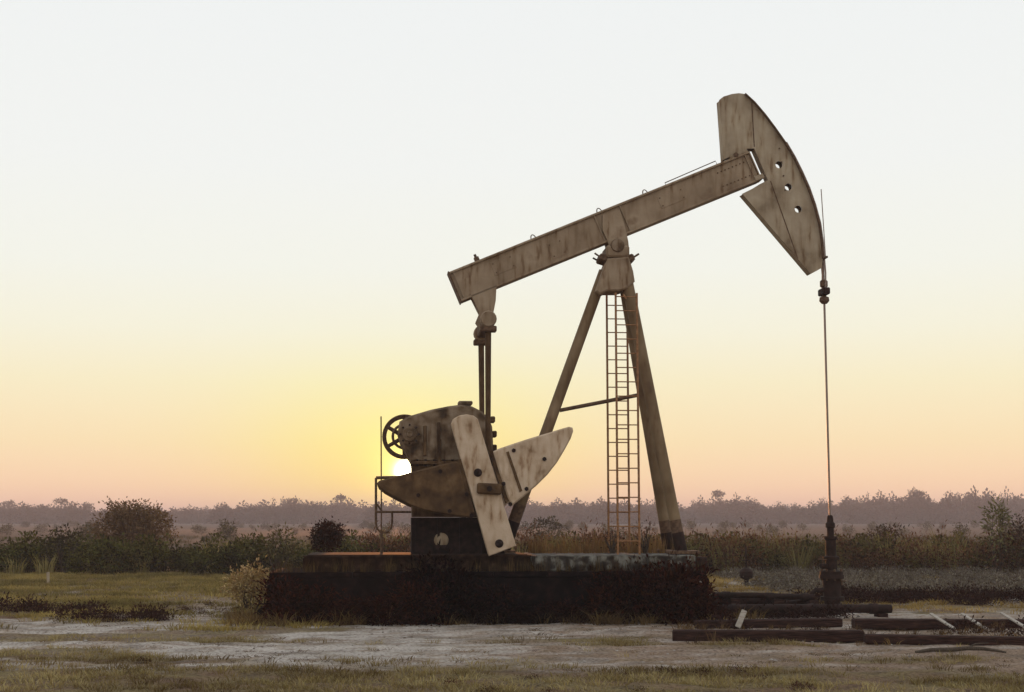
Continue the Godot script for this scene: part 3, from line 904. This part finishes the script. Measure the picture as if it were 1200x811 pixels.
func make_base() -> void:
	var base := thing("concrete_foundation", "long blackish concrete foundation under the pump jack", "foundation", Vector3.ZERO, YAW)
	var rng := RandomNumberGenerator.new()
	rng.seed = 4
	var poly := PackedVector2Array([Vector2(-4.95, -0.25), Vector2(3.85, -0.25), Vector2(3.86, 0.80), Vector2(3.80, 0.86), Vector2(-4.86, 0.86), Vector2(-4.93, 0.80)])
	var st := Shape.new()
	st.prism(poly, -1.40, 1.40, Transform3D(), 0.03)
	part(base, "block", st, M.black_concrete)
	# top course cast in slabs, each a little out of line
	var x := -4.9
	var k := 0
	while x < 3.7:
		var w := minf(rng.randf_range(1.0, 1.7), 3.8 - x)
		boxed(base, "slab", Vector3(x + w * 0.5, 0.908 + rng.randf_range(-.008, .004), rng.randf_range(-.02, .02)), Vector3(w - 0.02, 0.1, 2.86 + rng.randf_range(-.03, .04)), M.black_concrete, Basis(), 0.012)
		x += w
		k += 1
	# footing step
	boxed(base, "footing", Vector3(-0.5, 0.02, 0), Vector3(9.2, 0.5, 3.1), M.black_concrete, Basis(), 0.04)
	var p0 := Vector2(0.36, 0)
	var p1 := Vector2(3.62, 0)
	var px := p0.x
	for w in [1.25, 1.05, 0.96]:
		boxed(base, "pier", Vector3(px + w * 0.5, 1.115, 0), Vector3(w - 0.012, 0.31, 2.55 + rng.randf_range(-.03, .03)), M.concrete, Basis(), 0.02)
		px += w
	# small box at the right end with a pale cap
	boxed(base, "end_box", Vector3(3.70, 1.05, 1.02), Vector3(0.34, 0.36, 0.4), M.dark, Basis(), 0.03)
	var c := Shape.new()
	c.lathe([Vector2(0, 0), Vector2(.045, 0), Vector2(.045, .02), Vector2(0, .03)], Transform3D(Basis(Vector3.RIGHT, PI / 2), Vector3(3.66, 0.72, 1.40)), 12)
	part(base, "pale_cap", c, M.pale_wood)

func make_wellhead() -> void:
	var at := Transform3D(Basis(Vector3.UP, YAW), Vector3.ZERO) * Vector3(6.815, 0, 0)
	var t := thing("wellhead", "dark rusty wellhead standing below the thin polished rod", "wellhead", at, YAW)
	var cas := Shape.new()
	cas.lathe([Vector2(0, -.2), Vector2(.17, -.2), Vector2(.17, .28), Vector2(.25, .28), Vector2(.25, .36), Vector2(.19, .36), Vector2(.19, .74), Vector2(.26, .74), Vector2(.26, .82), Vector2(0, .82)], Transform3D(), 22)
	part(t, "casing_head", cas, M.dark)
	var tub := Shape.new()
	tub.lathe([Vector2(0, .82), Vector2(.24, .82), Vector2(.24, .89), Vector2(.12, .92), Vector2(.12, 1.12), Vector2(.17, 1.14), Vector2(.17, 1.20), Vector2(.11, 1.22), Vector2(.11, 1.55), Vector2(.14, 1.57), Vector2(.14, 1.63), Vector2(0, 1.63)], Transform3D(), 18)
	part(t, "tubing_head", tub, M.dark)
	var box := Shape.new()
	box.lathe([Vector2(0, 1.63), Vector2(.075, 1.63), Vector2(.075, 1.80), Vector2(.10, 1.82), Vector2(.10, 1.90), Vector2(.07, 1.93), Vector2(.06, 2.05), Vector2(.035, 2.08), Vector2(0, 2.08)], Transform3D(), 16)
	part(t, "stuffing_box", box, M.dark)
	for k in 8:
		bolt(t, Vector3(cos(TAU * k / 8), 0, sin(TAU * k / 8)) * 0.215 + Vector3(0, 0.82, 0), Vector3.UP, 0.022, 0.24, M.brown_rust)
	pipe(t, "outlet", [Vector3(-0.1, 0.5, 0), Vector3(-0.36, 0.5, 0.02), Vector3(-0.46, 0.42, 0.04), Vector3(-0.5, 0.28, 0.06), Vector3(-1.3, 0.2, 0.1)], 0.05, M.dark, 12)
	for y in [0.55, 1.0]:
		var s := 1.0 if y < 0.8 else -1.0
		pipe(t, "side_valve", [Vector3(0, y, 0), Vector3(0.24 * s, y, 0.05)], 0.055, M.dark, 12)
		var wheel := Shape.new()
		wheel.ring(Vector3(0.20 * s, y + 0.14, 0.05), Vector3.UP, 0.085, 0.012, 20, 6)
		wheel.tube([Vector3(0.20 * s, y, 0.05), Vector3(0.20 * s, y + 0.15, 0.05)], [0.016], 8)
		wheel.box(Vector3(0.20 * s, y + 0.14, 0.05), Vector3(0.17, 0.012, 0.02))
		part(t, "hand_wheel", wheel, M.brown_rust)
	# lines that run along the ground to the machine
	var lines := [["flow_line", "rusty flow line lowest of the pipes left of the wellhead", [-2.75, 0.16, 0.75], [1.05, 0.14, 0.62], 0.09], ["flow_line", "thick dark pipe lying behind the others left of the wellhead", [-2.7, 0.26, -0.35], [-0.7, 0.24, -0.30], 0.13], ["flow_line", "upper thin pipe on stacked blocks left of the wellhead", [-2.6, 0.42, 0.25], [-0.45, 0.36, 0.22], 0.06]]
	var turn := Basis(Vector3.UP, YAW)
	for l in lines:
		var o := thing(l[0], l[1], "pipe", at, YAW, "pipes beside the wellhead")
		var a := Vector3(l[2][0], l[2][1], l[2][2])
		var b := Vector3(l[3][0], l[3][1], l[3][2])
		pipe(o, "pipe", [a, a.lerp(b, 0.4) + Vector3(0, 0.015, 0.02), b], l[4], M.dark, 14)
		for s in [0.12, 0.55, 0.9]:
			var q := a.lerp(b, s)
			pipe(o, "coupling", [q - (b - a).normalized() * 0.08, q + (b - a).normalized() * 0.08], l[4] + 0.02, M.dark, 14)
			boxed(o, "support_block", Vector3(q.x + 0.16, (q.y - l[4]) * 0.5 - 0.06, q.z), Vector3(0.2, maxf(q.y - l[4], 0.05) + 0.12, 0.3), M.tar_wood)

func make_valve_post() -> void:
	var t := thing("valve_post", "small dark valve post on the grass between foundation and wellhead", "valve", Vector3(7.103, 0.000, -13.617) - Vector3(0, .05, 0))
	var st := Shape.new()
	st.lathe([Vector2(0, 0), Vector2(.10, 0), Vector2(.10, .1), Vector2(.07, .14), Vector2(.07, .22), Vector2(.17, .26), Vector2(.2, .34), Vector2(.2, .46), Vector2(.14, .54), Vector2(.06, .58), Vector2(0, .58)], Transform3D(), 16)
	part(t, "body", st, M.dark)
	pipe(t, "stem", [Vector3(0, .56, 0), Vector3(0, 1.25, 0)], 0.022, M.dark, 8)
	var w := Shape.new()
	w.ring(Vector3(0, .80, 0), Vector3.UP, 0.12, 0.014, 20, 6)
	w.box(Vector3(0, .80, 0), Vector3(0.24, 0.014, 0.02))
	part(t, "hand_wheel", w, M.dark)

func make_timbers() -> void:
	var spec := [
		["timber_beam", "long tarred timber lying nearest on the sand at right", Vector3(2.686, 0.000, 5.763), Vector3(5.805, 0.000, 6.098), 0.19, 0.26, 0.0],
		["timber_beam", "tarred timber continuing the nearest row out of the right edge", Vector3(5.738, 0.000, 6.425), Vector3(9.393, 0.000, 6.898), 0.15, 0.26, 0.0],
		["timber_beam", "tarred timber of the back row with a pale chip at its left end", Vector3(3.411, 0.000, 3.118), Vector3(6.205, 0.000, 2.691), 0.16, 0.28, 0.0],
		["timber_beam", "back row tarred timber crossed by pale slanting boards", Vector3(6.296, 0.000, 3.326), Vector3(11.105, 0.000, 3.118), 0.18, 0.28, 0.0]]
	for s in spec:
		var a: Vector3 = s[2]
		var b: Vector3 = s[3]
		var d := b - a
		var t := thing(s[0], s[1], "timber", a.lerp(b, 0.5) + Vector3(0, -0.03, 0), atan2(-d.z, d.x), "timbers lying on the sand")
		t.rotation.z = 0.006 if spec.find(s) % 2 == 0 else -0.008
		var st := Shape.new()
		st.cut_box(Vector3(0, s[4] * 0.5, 0), Vector3(d.length(), s[4], s[5]), 0.022)
		part(t, "beam", st, M.tar_wood)
	var boards := [[1093, 722, 1117, 735, "leftmost of three pale boards slanting across the back timber"], [1130, 722, 1154, 735, "middle of three pale boards slanting across the back timber"], [1174, 721, 1202, 734, "rightmost of three pale boards slanting across the back timber"]]
	var ends := [Vector3(7.873, 0.000, 3.732), Vector3(8.446, 0.000, 3.732), Vector3(9.246, 0.000, 3.531)]
	for k in 3:
		var foot: Vector3 = ends[k]
		var t := thing("pale_board", boards[k][4], "board", foot, 0.0, "pale boards on the timbers")
		var dir := Vector3(-0.30, 0.26, -0.55).normalized()
		var side := Vector3(0.78, 0.05, -0.42).normalized()
		var nrm := dir.cross(side).normalized()
		var st := Shape.new()
		st.cut_box(dir * 0.30 + Vector3(0.12, 0.03, 0.12), Vector3(0.62, 0.08, 0.03), 0.006, Basis(dir, side - dir * side.dot(dir), nrm).orthonormalized())
		part(t, "plank", st, M.pale_wood)
		bolt(t, dir * 0.5 + Vector3(0.12, 0.03, 0.12) + nrm * 0.015, nrm, 0.008, 0.02, M.brown_rust, "nail")
	var chip := thing("pale_board", "short pale board propped at the left of the back timber", "board", Vector3(4.153, 0.000, 3.732), 0.0, "pale boards on the timbers")
	var cs := Shape.new()
	cs.cut_box(Vector3(0.0, 0.20, 0.08), Vector3(0.10, 0.34, 0.03), 0.006, Basis(Vector3.BACK, -0.45) * Basis(Vector3.RIGHT, -0.25))
	part(chip, "plank", cs, M.pale_wood)
	var twig := thing("driftwood_stick", "dark crooked stick lying on the bare sand at lower right", "stick", Vector3(6.845, 0.000, 8.070))
	pipe(twig, "stick", [Vector3(-.75, .0, .05), Vector3(-.5, .03, 0), Vector3(-.2, .035, .03), Vector3(.05, .05, -.03), Vector3(.3, .045, 0), Vector3(.62, .0, .05)], [0.02, 0.032, 0.036, 0.034, 0.03, 0.012], M.bark, 8)
	pipe(twig, "twig", [Vector3(.05, .05, -.03), Vector3(.2, .11, -.08), Vector3(.42, .12, -.14)], [0.016, 0.012, 0.005], M.bark, 6)
	var marker := thing("marker_stake", "short tan stake at the foot of the left thicket", "stake", Vector3(-14.421, 0.000, -14.759) - Vector3(0, .05, 0))
	boxed(marker, "stake", Vector3(0, .2, 0), Vector3(.08, .4, .06), M.head, Basis(Vector3.BACK, 0.06), 0.01)

func make_plants() -> void:
	# ---- far wood
	var rng := RandomNumberGenerator.new()
	rng.seed = 77
	var profile := [[-400, 592], [0, 594], [120, 596], [205, 598], [300, 594], [350, 590], [420, 593], [520, 592], [620, 591], [700, 591], [800, 593], [830, 589], [870, 587], [900, 593], [940, 595], [985, 588], [1040, 584], [1075, 582], [1100, 588], [1130, 583], [1200, 584], [1700, 586]]
	for variant in 3:
		var places := []
		var tints := []
		for k in 300:
			var u := rng.randf_range(-380, 1600)
			var z := rng.randf_range(-700, -500)
			var v := 594.0
			for j in profile.size() - 1:
				if u >= profile[j][0] and u <= profile[j + 1][0]:
					v = lerpf(profile[j][1], profile[j + 1][1], (u - profile[j][0]) / float(profile[j + 1][0] - profile[j][0]))
			var high := 2.0 + (608.0 - v) / 1667.0 * (30.0 - z)
			high *= rng.randf_range(0.8, 1.12)
			var wide := rng.randf_range(0.75, 1.5)
			wide *= (30.0 - z) / 930.0
			places.append(turned(Vector3((u - 600.0) / 1667.0 * (30.0 - z), -0.3, z), Vector3(wide, high / 11.0, wide), rng.randf() * TAU))
			var s := rng.randf_range(.7, 1.2)
			tints.append(Color(s, s, s))
		spread("distant_wood", foliage(300 + variant, Vector3(5.6, 5.6, 5.6), Vector3(0, 5.6, 0), 130, 5, 1.5, 1.1, Color(.022, .02, .014), Color(.05, .042, .026), 0.3, 1.1), M.leaf, places, tints, ["hazy far tree line of rounded crowns along the horizon", "hazy far trees filling the wood on the horizon", "hazy low trees at the foot of the far wood"][variant], "wood")
	# ---- pines that stand out above it
	var pines := [[75, 583, "flat-topped far pine, tallest of the group at left"], [106, 588, "small far pine right of the tallest one at left"], [14, 586, "far pine at the left edge of the horizon"], [343, 583, "far pine with a spreading crown above the wood left of the machine"], [400, 579, "thin far pine nearest the setting sun"], [839, 574, "lone flat-topped far pine right of the front legs"], [1072, 573, "broad dark far tree above the wood at right"]]
	for k in pines.size():
		var z := -560.0
		var x: float = (pines[k][0] - 600.0) / 1667.0 * 590.0
		var high: float = 2.0 + (608.0 - pines[k][1]) / 1667.0 * 590.0
		var t := thing("far_pine", pines[k][2], "tree", Vector3(x, -0.3, z), 0.0, "pines above the far wood")
		var wide := [3.4, 2.4, 2.8, 3.8, 2.2, 3.0, 4.8][k] as float
		part(t, "crown", foliage(400 + k, Vector3(wide, 1.1, wide), Vector3(0, high - 1.5, 0), 46, 5, 0.8, 0.55, Color(.022, .02, .014), Color(.05, .042, .026), 0.2, 0.45), M.leaf)
		var tr := Shape.new()
		tr.tube([Vector3(0, -0.3, 0), Vector3(0.17, high * 0.5, 0), Vector3(0, high - 0.8, 0)], [0.28, 0.2, 0.09], 7)
		for j in 4:
			var d := Vector3(cos(j * 1.7), 0.35, sin(j * 1.7))
			tr.tube([Vector3(0.1, high * 0.78, 0), Vector3(0, high - 1.1, 0) + d * wide * 0.6], [0.11, 0.035], 5)
		part(t, "trunk", tr, M.bark)
	# ---- thicket behind the clearing, three growths mixed
	var n := noise_of(91, 0.11, 3)
	var gap := func(x: float, z: float) -> float:
		var d := absf(z + 25.0 + n.get_noise_2d(x * 2.0, 7.0) * 1.5)
		return clampf(1.25 - d / 3.2, 0.0, 1.0)
	var reed := tuft(501, 60, 1.75, 0.055, 0.5, 0.7)
	var s1 := scatter(601, 900, -34, 34, -30, -20.5, gap, 0.55, 0.92, Color(.06, .06, .025), Color(.30, .26, .11))
	for k in s1[0].size():
		if s1[0][k].origin.x < -5.0:
			s1[0][k] = s1[0][k].scaled_local(Vector3(.85, .8, .85))
	spread("reed_thicket", reed.mesh(), M.grass, s1[0], s1[1], "upright reeds mixed through the thicket behind the clearing", "reeds")
	var bush := foliage(502, Vector3(.9, .72, .9), Vector3(0, .68, 0), 60, 9, .17, .085, Color(.014, .014, .008), Color(.13, .115, .045), 0.25, 0.2)
	var s2 := scatter(602, 640, -34, 34, -29, -21, gap, 0.65, 1.12, Color(.75, .75, .7), Color(1.25, 1.15, .9))
	for k in s2[0].size():
		if s2[0][k].origin.x < -4.0:
			s2[1][k] *= Color(.72, .86, .62)
		s2[0][k] = s2[0][k].scaled_local(Vector3(.9, .82, .9) if s2[0][k].origin.x < -5.0 else Vector3(.9, .82, .9))
	spread("scrub_thicket", bush.mesh(), M.leaf, s2[0], s2[1], "dark green scrub of the thicket across the middle distance", "scrub")
	var dead := foliage(503, Vector3(.8, .62, .8), Vector3(0, .62, 0), 50, 8, .16, .05, Color(.02, .010, .008), Color(.15, .085, .045), 0.15, 0.22)
	var s3 := scatter(603, 560, -6, 34, -28, -20.5, gap, 0.7, 1.15, Color(.8, .7, .7), Color(1.2, 1.05, 1.0))
	spread("red_brown_scrub", dead.mesh(), M.dry, s3[0], s3[1], "reddish brown dead scrub in the thicket at right", "scrub")
	var fs := scatter(620, 260, -130, 130, -330, -70, func(x, z): return 1.0 if absf(x) < 20.0 - z * 0.42 else 0.0, 0.5, 1.15, Color(.5, .5, .5), Color(1.0, .95, .9))
	spread("field_scrub", bush.mesh(), M.leaf, fs[0], fs[1], "scattered low bushes of the hazy field beyond the thicket", "scrub")
	# ---- single bushes and small trees
	shrub("round_tree", "round bushy tree standing above the thicket at left", Vector3(-16.0, -.05, -30.5), 700, Vector3(1.62, 1.2, 1.5), 1.62, 620, 14, .13, .075, Color(.10, .065, .035), Color(.21, .13, .07), M.leaf, 0.09, "tree", 0.25, 0.2, 0.2)
	shrub("dark_shrub", "dark low shrub rising from the thicket left of the round tree", Vector3(-16.6, -.05, -23.0), 701, Vector3(.75, .7, .7), .98, 70, 10, .15, .07, Color(.022, .022, .014), Color(.05, .045, .025), M.leaf)
	shrub("dry_bush", "tan dry bush at the left end of the foundation", Vector3(-5.711, 0.000, -1.281) + Vector3(0, -.05, -.3), 702, Vector3(.50, .33, .40), .60, 170, 12, .085, .042, Color(.22, .16, .075), Color(.46, .35, .18), M.dry, 0.022)
	shrub("dark_shrub", "dark shrub with a ragged top in the right thicket", Vector3(14.3, -.05, -25.0), 703, Vector3(.85, .85, .7), 1.05, 90, 10, .15, .07, Color(.03, .02, .016), Color(.075, .05, .032), M.leaf)
	shrub("sapling", "tall pale green sapling above the right thicket", Vector3(17.6, -.05, -22.0), 704, Vector3(.42, .95, .42), 1.75, 70, 9, .20, .06, Color(.10, .11, .05), Color(.2, .19, .09), M.leaf, 0.04)
	shrub("dark_shrub", "big dark bush at the right edge beside the sapling", Vector3(18.9, -.05, -22.5), 705, Vector3(.95, .9, .8), 1.15, 110, 10, .16, .075, Color(.03, .022, .02), Color(.07, .05, .04), M.leaf)
	shrub("dark_shrub", "dark maroon rounded bush above the left end of the foundation", Vector3(-4.98, -.05, -8.5), 708, Vector3(.44, .40, .4), 1.58, 190, 12, .085, .05, Color(.012, .006, .005), Color(.045, .017, .012), M.dry, 0.035, "bush", 0.1, 0.15, 0.25)
	shrub("small_tree", "small hazy tree in the field between crank and ladder", Vector3(2.6, -.05, -75.0), 706, Vector3(1.3, 1.0, 1.2), 1.2, 70, 10, .25, .14, Color(.04, .035, .02), Color(.09, .07, .035), M.leaf, 0.07, "tree")
	shrub("dark_shrub", "olive bush just left of the dark round one", Vector3(-8.4, -.05, -21.5), 707, Vector3(.7, .75, .6), 1.0, 80, 10, .15, .07, Color(.05, .05, .02), Color(.12, .10, .04), M.leaf)
	for d in [[2.15, -0.2, 710, 0.62, "bare dark dead weed standing left at the foot of the ladders"], [2.85, -0.15, 720, 0.72, "bare dark dead weed between the ladders and front legs"]]:
		var dw := thing("dead_weed", d[4], "weed", Basis(Vector3.UP, YAW) * Vector3(d[0], 1.265, d[1]), 0.0, "dead weeds on the pier")
		part(dw, "stem", stems(d[2], 13, Vector3(.30, d[3] * 0.6, .25), Vector3(0, d[3] * 0.45, 0), 0.016), M.bark)
		part(dw, "leaf_cluster", foliage(d[2] + 1, Vector3(.26, d[3] * 0.5, .2), Vector3(0, d[3] * 0.5, 0), 22, 5, .06, .025, Color(.02, .013, .01), Color(.07, .04, .03), 0.2, 0.08), M.dry)
	# ---- weeds on and round the foundation
	var turn := Basis(Vector3.UP, YAW)
	var wp := []
	var wt := []
	rng.seed = 12
	for k in 150:
		var p := turn * Vector3(rng.randf_range(0.45, 3.7), 1.25 if rng.randf() < 1.0 else 0.9, rng.randf_range(-1.2, -0.3))
		var s := rng.randf_range(0.25, 0.75)
		wp.append(turned(p, Vector3(s, s, s), rng.randf() * TAU))
		wt.append(Color(.14, .09, .045).lerp(Color(.3, .2, .1), rng.randf()))
	for k in 260:
		var p := turn * Vector3(rng.randf_range(-4.85, 3.75), 0.95, rng.randf_range(1.2, 1.38))
		var s := rng.randf_range(0.2, 0.5)
		wp.append(turned(p, Vector3(s, s, s), rng.randf() * TAU))
		wt.append(Color(.03, .02, .014).lerp(Color(.15, .10, .05), pow(rng.randf(), 2.0)))
	spread("foundation_weeds", tuft(510, 9, 0.75, 0.02, 0.12, 0.22).mesh(), M.grass, wp, wt, "thin dry weeds growing on top of the foundation", "weeds")
	var foot := func(x: float, z: float) -> float:
		var q := turn.inverse() * Vector3(x, 0, z)
		var d := maxf(absf(q.x + 0.5) - 4.7, absf(q.z) - 1.55)
		return 0.0 if d < -0.05 else clampf(1.0 - (d + n_mid.get_noise_2d(x * 1.2, z * 1.2) * 1.3) / 0.8, 0.0, 1.0) * clampf(0.5 + n_fine.get_noise_2d(x, z) * 1.5, 0.0, 1.0)
	var s4 := scatter(604, 2600, -6.2, 5.0, 0.6, 3.4, foot, 0.25, 1.1, Color(.05, .032, .02), Color(.22, .15, .07))
	spread("base_weeds", tuft(511, 14, 0.36, 0.022, 0.16, 0.34).mesh(), M.grass, s4[0], s4[1], "rough brown weeds along the foot of the foundation", "weeds")
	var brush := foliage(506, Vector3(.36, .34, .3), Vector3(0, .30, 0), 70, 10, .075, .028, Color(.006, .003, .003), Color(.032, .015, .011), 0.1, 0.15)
	var front := func(x: float, z: float) -> float:
		var q := turn.inverse() * Vector3(x, 0, z)
		if q.x < -4.7 or q.x > 3.95:
			return 0.0
		return 1.0 if q.z > 1.5 and q.z < maxf(1.68, 1.92 + n_mid.get_noise_2d(x * 1.1, 5.0) * 0.9) else 0.0
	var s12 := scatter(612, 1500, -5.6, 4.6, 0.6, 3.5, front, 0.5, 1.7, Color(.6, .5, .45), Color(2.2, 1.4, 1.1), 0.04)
	for k in s12[0].size():
		var o: Vector3 = s12[0][k].origin
		var f := clampf(0.72 + n_mid.get_noise_2d(o.x * 0.75, 60.0) * 1.3 + n_fine.get_noise_2d(o.x * 0.8, o.z) * 0.5, 0.28, 1.35)
		s12[0][k] = s12[0][k].scaled_local(Vector3(lerpf(f, 1.0, 0.5), f, lerpf(f, 1.0, 0.5)))
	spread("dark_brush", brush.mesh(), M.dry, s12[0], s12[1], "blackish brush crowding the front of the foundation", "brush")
	# dark low scrub beside and beyond the wellhead
	var low := foliage(504, Vector3(.42, .15, .42), Vector3(0, .12, 0), 26, 8, .085, .035, Color(.02, .012, .011), Color(.055, .03, .026), 0.1, 0.14)
	var by_well := func(x: float, z: float) -> float:
		var here := (1.0 - smoothstep(1.0, 2.0, absf(x - 5.2))) * (1.0 - smoothstep(0.6, 1.5, absf(z + 0.2)))
		var far := smoothstep(7.0, 8.0, x) * (1.0 - smoothstep(1.0, 2.6, absf(z + 6.0 + n_mid.get_noise_2d(x, 3.0) * 1.5)))
		var left := (1.0 - smoothstep(.7, 1.1, absf(x + 8.1))) * (1.0 - smoothstep(.25, .6, absf(z - 0.9))) + (1.0 - smoothstep(1.2, 1.9, absf(x + 10.6))) * (1.0 - smoothstep(.25, .6, absf(z + 1.4)))
		var pile := smoothstep(3.2, 4.0, x) * (1.0 - smoothstep(1.2, 2.0, absf(z - 4.3))) * smoothstep(0.0, 0.35, n_mid.get_noise_2d(x * 0.8, z * 1.2 + 44.0)) * 0.35
		return clampf(here + far * 0.7 + left + pile, 0.0, 1.0)
	var s5 := scatter(605, 5600, -13, 22, -9, 6.5, by_well, 0.25, 1.05, Color(.8, .7, .7), Color(1.3, 1.1, 1.05), 0.03)
	spread("dark_low_scrub", low.mesh(), M.dry, s5[0], s5[1], "dark low scrub round the wellhead and in patches", "scrub")
	var clumps := func(x: float, z: float) -> float:
		var near := smoothstep(0.16, 0.45, n_wide.get_noise_2d(x * 2.0 + 5.0, z * 3.0) + n_mid.get_noise_2d(x * 0.9, z * 1.5 + 20.0) * 0.6) * smoothstep(6.0, 9.0, z)
		var back := smoothstep(0.2, 0.45, n_wide.get_noise_2d(x * 1.6 - 8.0, z * 2.5) + n_mid.get_noise_2d(x * 0.9, z * 1.5) * 0.6) * (1.0 - smoothstep(-5.5, -4.8, x)) * (1.0 - smoothstep(0.0, 1.5, z))
		return clampf(near * 0.55 + back * 0.7, 0.0, 1.0)
	var s15 := scatter(615, 5200, -15, 15, -12, 15, clumps, 0.10, 0.36, Color(1.2, 1.0, .9), Color(3.2, 2.6, 2.0), 0.01)
	spread("brown_weed_clumps", low.mesh(), M.dry, s15[0], s15[1], "low brown weed clumps dotted through the grass", "weeds")
	var grey_zone := func(x: float, z: float) -> float:
		return smoothstep(6.5, 8.5, x) * smoothstep(-0.35, 0.3, n_mid.get_noise_2d(x * 1.5, z * 1.5)) * 0.9
	var s6 := scatter(606, 5200, 6, 26, -24, -7.5, grey_zone, 0.4, 1.0, Color(.9, .9, .9), Color(1.3, 1.3, 1.35), 0.02)
	var greys := foliage(505, Vector3(.36, .16, .36), Vector3(0, .14, 0), 16, 7, .10, .035, Color(.075, .062, .05), Color(.20, .175, .145), 0.1, 0.14)
	spread("grey_ground_cover", greys.mesh(), M.dry, s6[0], s6[1], "low grey weeds covering the flat at right", "weeds")
	# ---- grass
	var grassy := func(x: float, z: float) -> float:
		var s := sand_at(x, z)
		var q := turn.inverse() * Vector3(x, 0, z)
		if absf(q.x + 0.5) < 4.7 and absf(q.z) < 1.6:
			return 0.0
		return clampf((1.0 - s * 1.1) * (0.55 + n_mid.get_noise_2d(x * 0.9, z * 1.8) * 1.6), 0.02 if s < 0.97 else 0.0, 1.0)
	var blades := tuft(512, 13, 0.085, 0.011, 0.13, 0.10).mesh()
	var s7 := scatter(607, 26000, -16, 16, 5.6, 15.4, grassy, 0.45, 1.25, Color(.13, .09, .045), Color(.40, .33, .17))
	spread("near_grass", blades, M.grass, s7[0], s7[1], "short dry olive grass in the foreground", "grass")
	var s8 := scatter(608, 30000, -26, -3.5, -23, 4, grassy, 0.8, 1.9, Color(.12, .10, .04), Color(.40, .31, .12))
	spread("left_grass", blades, M.grass, s8[0], s8[1], "olive grass of the clearing at left", "grass")
	var s9 := scatter(609, 14000, 3.8, 26, -23, 4, func(x, z): return grassy.call(x, z) * (1.0 - grey_zone.call(x, z) * 0.5), 0.8, 1.8, Color(.22, .15, .055), Color(.42, .30, .12))
	spread("right_grass", blades, M.grass, s9[0], s9[1], "yellowed grass of the clearing at right", "grass")
	var far_field := func(x: float, z: float) -> float:
		return clampf(0.6 + n.get_noise_2d(x * 0.4, z * 0.4), 0.0, 1.0)
	var s10 := scatter(610, 9000, -60, 60, -130, -28, far_field, 0.7, 1.6, Color(.10, .085, .055), Color(.19, .15, .09))
	spread("field_grass", tuft(513, 16, 0.24, 0.03, 0.25, 0.16).mesh(), M.grass, s10[0], s10[1], "tall dry grass of the field beyond the thicket", "grass")
	var litter := scatter(613, 5200, -15, 15, 1.0, 14, func(x, z): return sand_at(x, z) * clampf(0.25 + n_mid.get_noise_2d(x * 0.8, z * 1.6) * 1.4, 0.0, 1.0), 0.3, 1.0, Color(.07, .05, .035), Color(.25, .17, .10))
	spread("dead_grass_litter", tuft(514, 10, 0.05, 0.014, 0.12, 0.16).mesh(), M.grass, litter[0], litter[1], "flattened dead grass and twigs lying on the sand", "litter")
	var by_timber := func(x: float, z: float) -> float:
		return clampf(0.35 + n_fine.get_noise_2d(x * 0.7, z) * 1.6, 0.0, 1.0)
	var s14 := scatter(614, 420, 2.9, 10.5, 3.1, 6.9, by_timber, 0.3, 1.0, Color(.05, .03, .022), Color(.24, .16, .08))
	spread("timber_weeds", tuft(515, 12, 0.22, 0.016, 0.12, 0.2).mesh(), M.grass, s14[0], s14[1], "straggling weeds between the timbers", "weeds")
	# loose stones and clods on the sand
	var stone := Shape.new()
	rng.seed = 5
	var ico := []
	for k in 9:
		ico.append(Vector3(rng.randfn(), rng.randfn() * 0.6, rng.randfn()).normalized())
	stone.lathe([Vector2(0, -.4), Vector2(.8, -.3), Vector2(1.0, .05), Vector2(.7, .42), Vector2(.25, .55), Vector2(0, .56)], Transform3D(), 7)
	var s11 := scatter(611, 1500, -14, 14, 1.5, 14, func(x, z): return sand_at(x, z) * 0.8, 0.006, 0.032, Color(.13, .10, .08), Color(.40, .36, .33))
	spread("loose_stones", stone.mesh(), M.grass, s11[0], s11[1], "small loose stones and clods scattered on the sand", "stones")

# ---------------------------------------------------------------- build
func _ready() -> void:
	# camera
	var cam := Camera3D.new()
	cam.name = "camera"
	cam.position = Vector3(0, 2.0, 30.0)
	cam.rotation_degrees = Vector3(6.926, 0, 0)
	cam.fov = 27.35
	cam.near = 0.1
	cam.far = 6000.0
	add_child(cam)
	cam.current = true
	# sky, haze and exposure
	var env := Environment.new()
	env.background_mode = Environment.BG_SKY
	env.sky = make_sky()
	env.tonemap_mode = Environment.TONE_MAPPER_LINEAR
	env.tonemap_exposure = 1.0
	env.fog_enabled = true
	env.fog_light_color = lin(.95, .84, .85)
	env.fog_density = 0.0007
	env.sdfgi_enabled = true
	env.ssao_enabled = true
	env.ssil_enabled = true
	var world := WorldEnvironment.new()
	world.name = "world_environment"
	world.environment = env
	add_child(world)
	# the low sun
	var sun := DirectionalLight3D.new()
	sun.name = "sun"
	sun.light_color = Color(1.0, 0.62, 0.34)
	sun.light_energy = 1.2
	sun.light_angular_distance = 0.5
	sun.shadow_enabled = true
	add_child(sun)
	sun.look_at_from_position(sun_dir * 50.0, Vector3.ZERO)
	# surfaces
	n_wide = noise_of(1, 0.06, 3)
	n_mid = noise_of(2, 0.35, 4)
	n_fine = noise_of(3, 1.3, 3)
	make_materials()
	make_ground()
	make_base()
	make_pump_jack()
	make_wellhead()
	make_valve_post()
	make_timbers()
	make_plants()
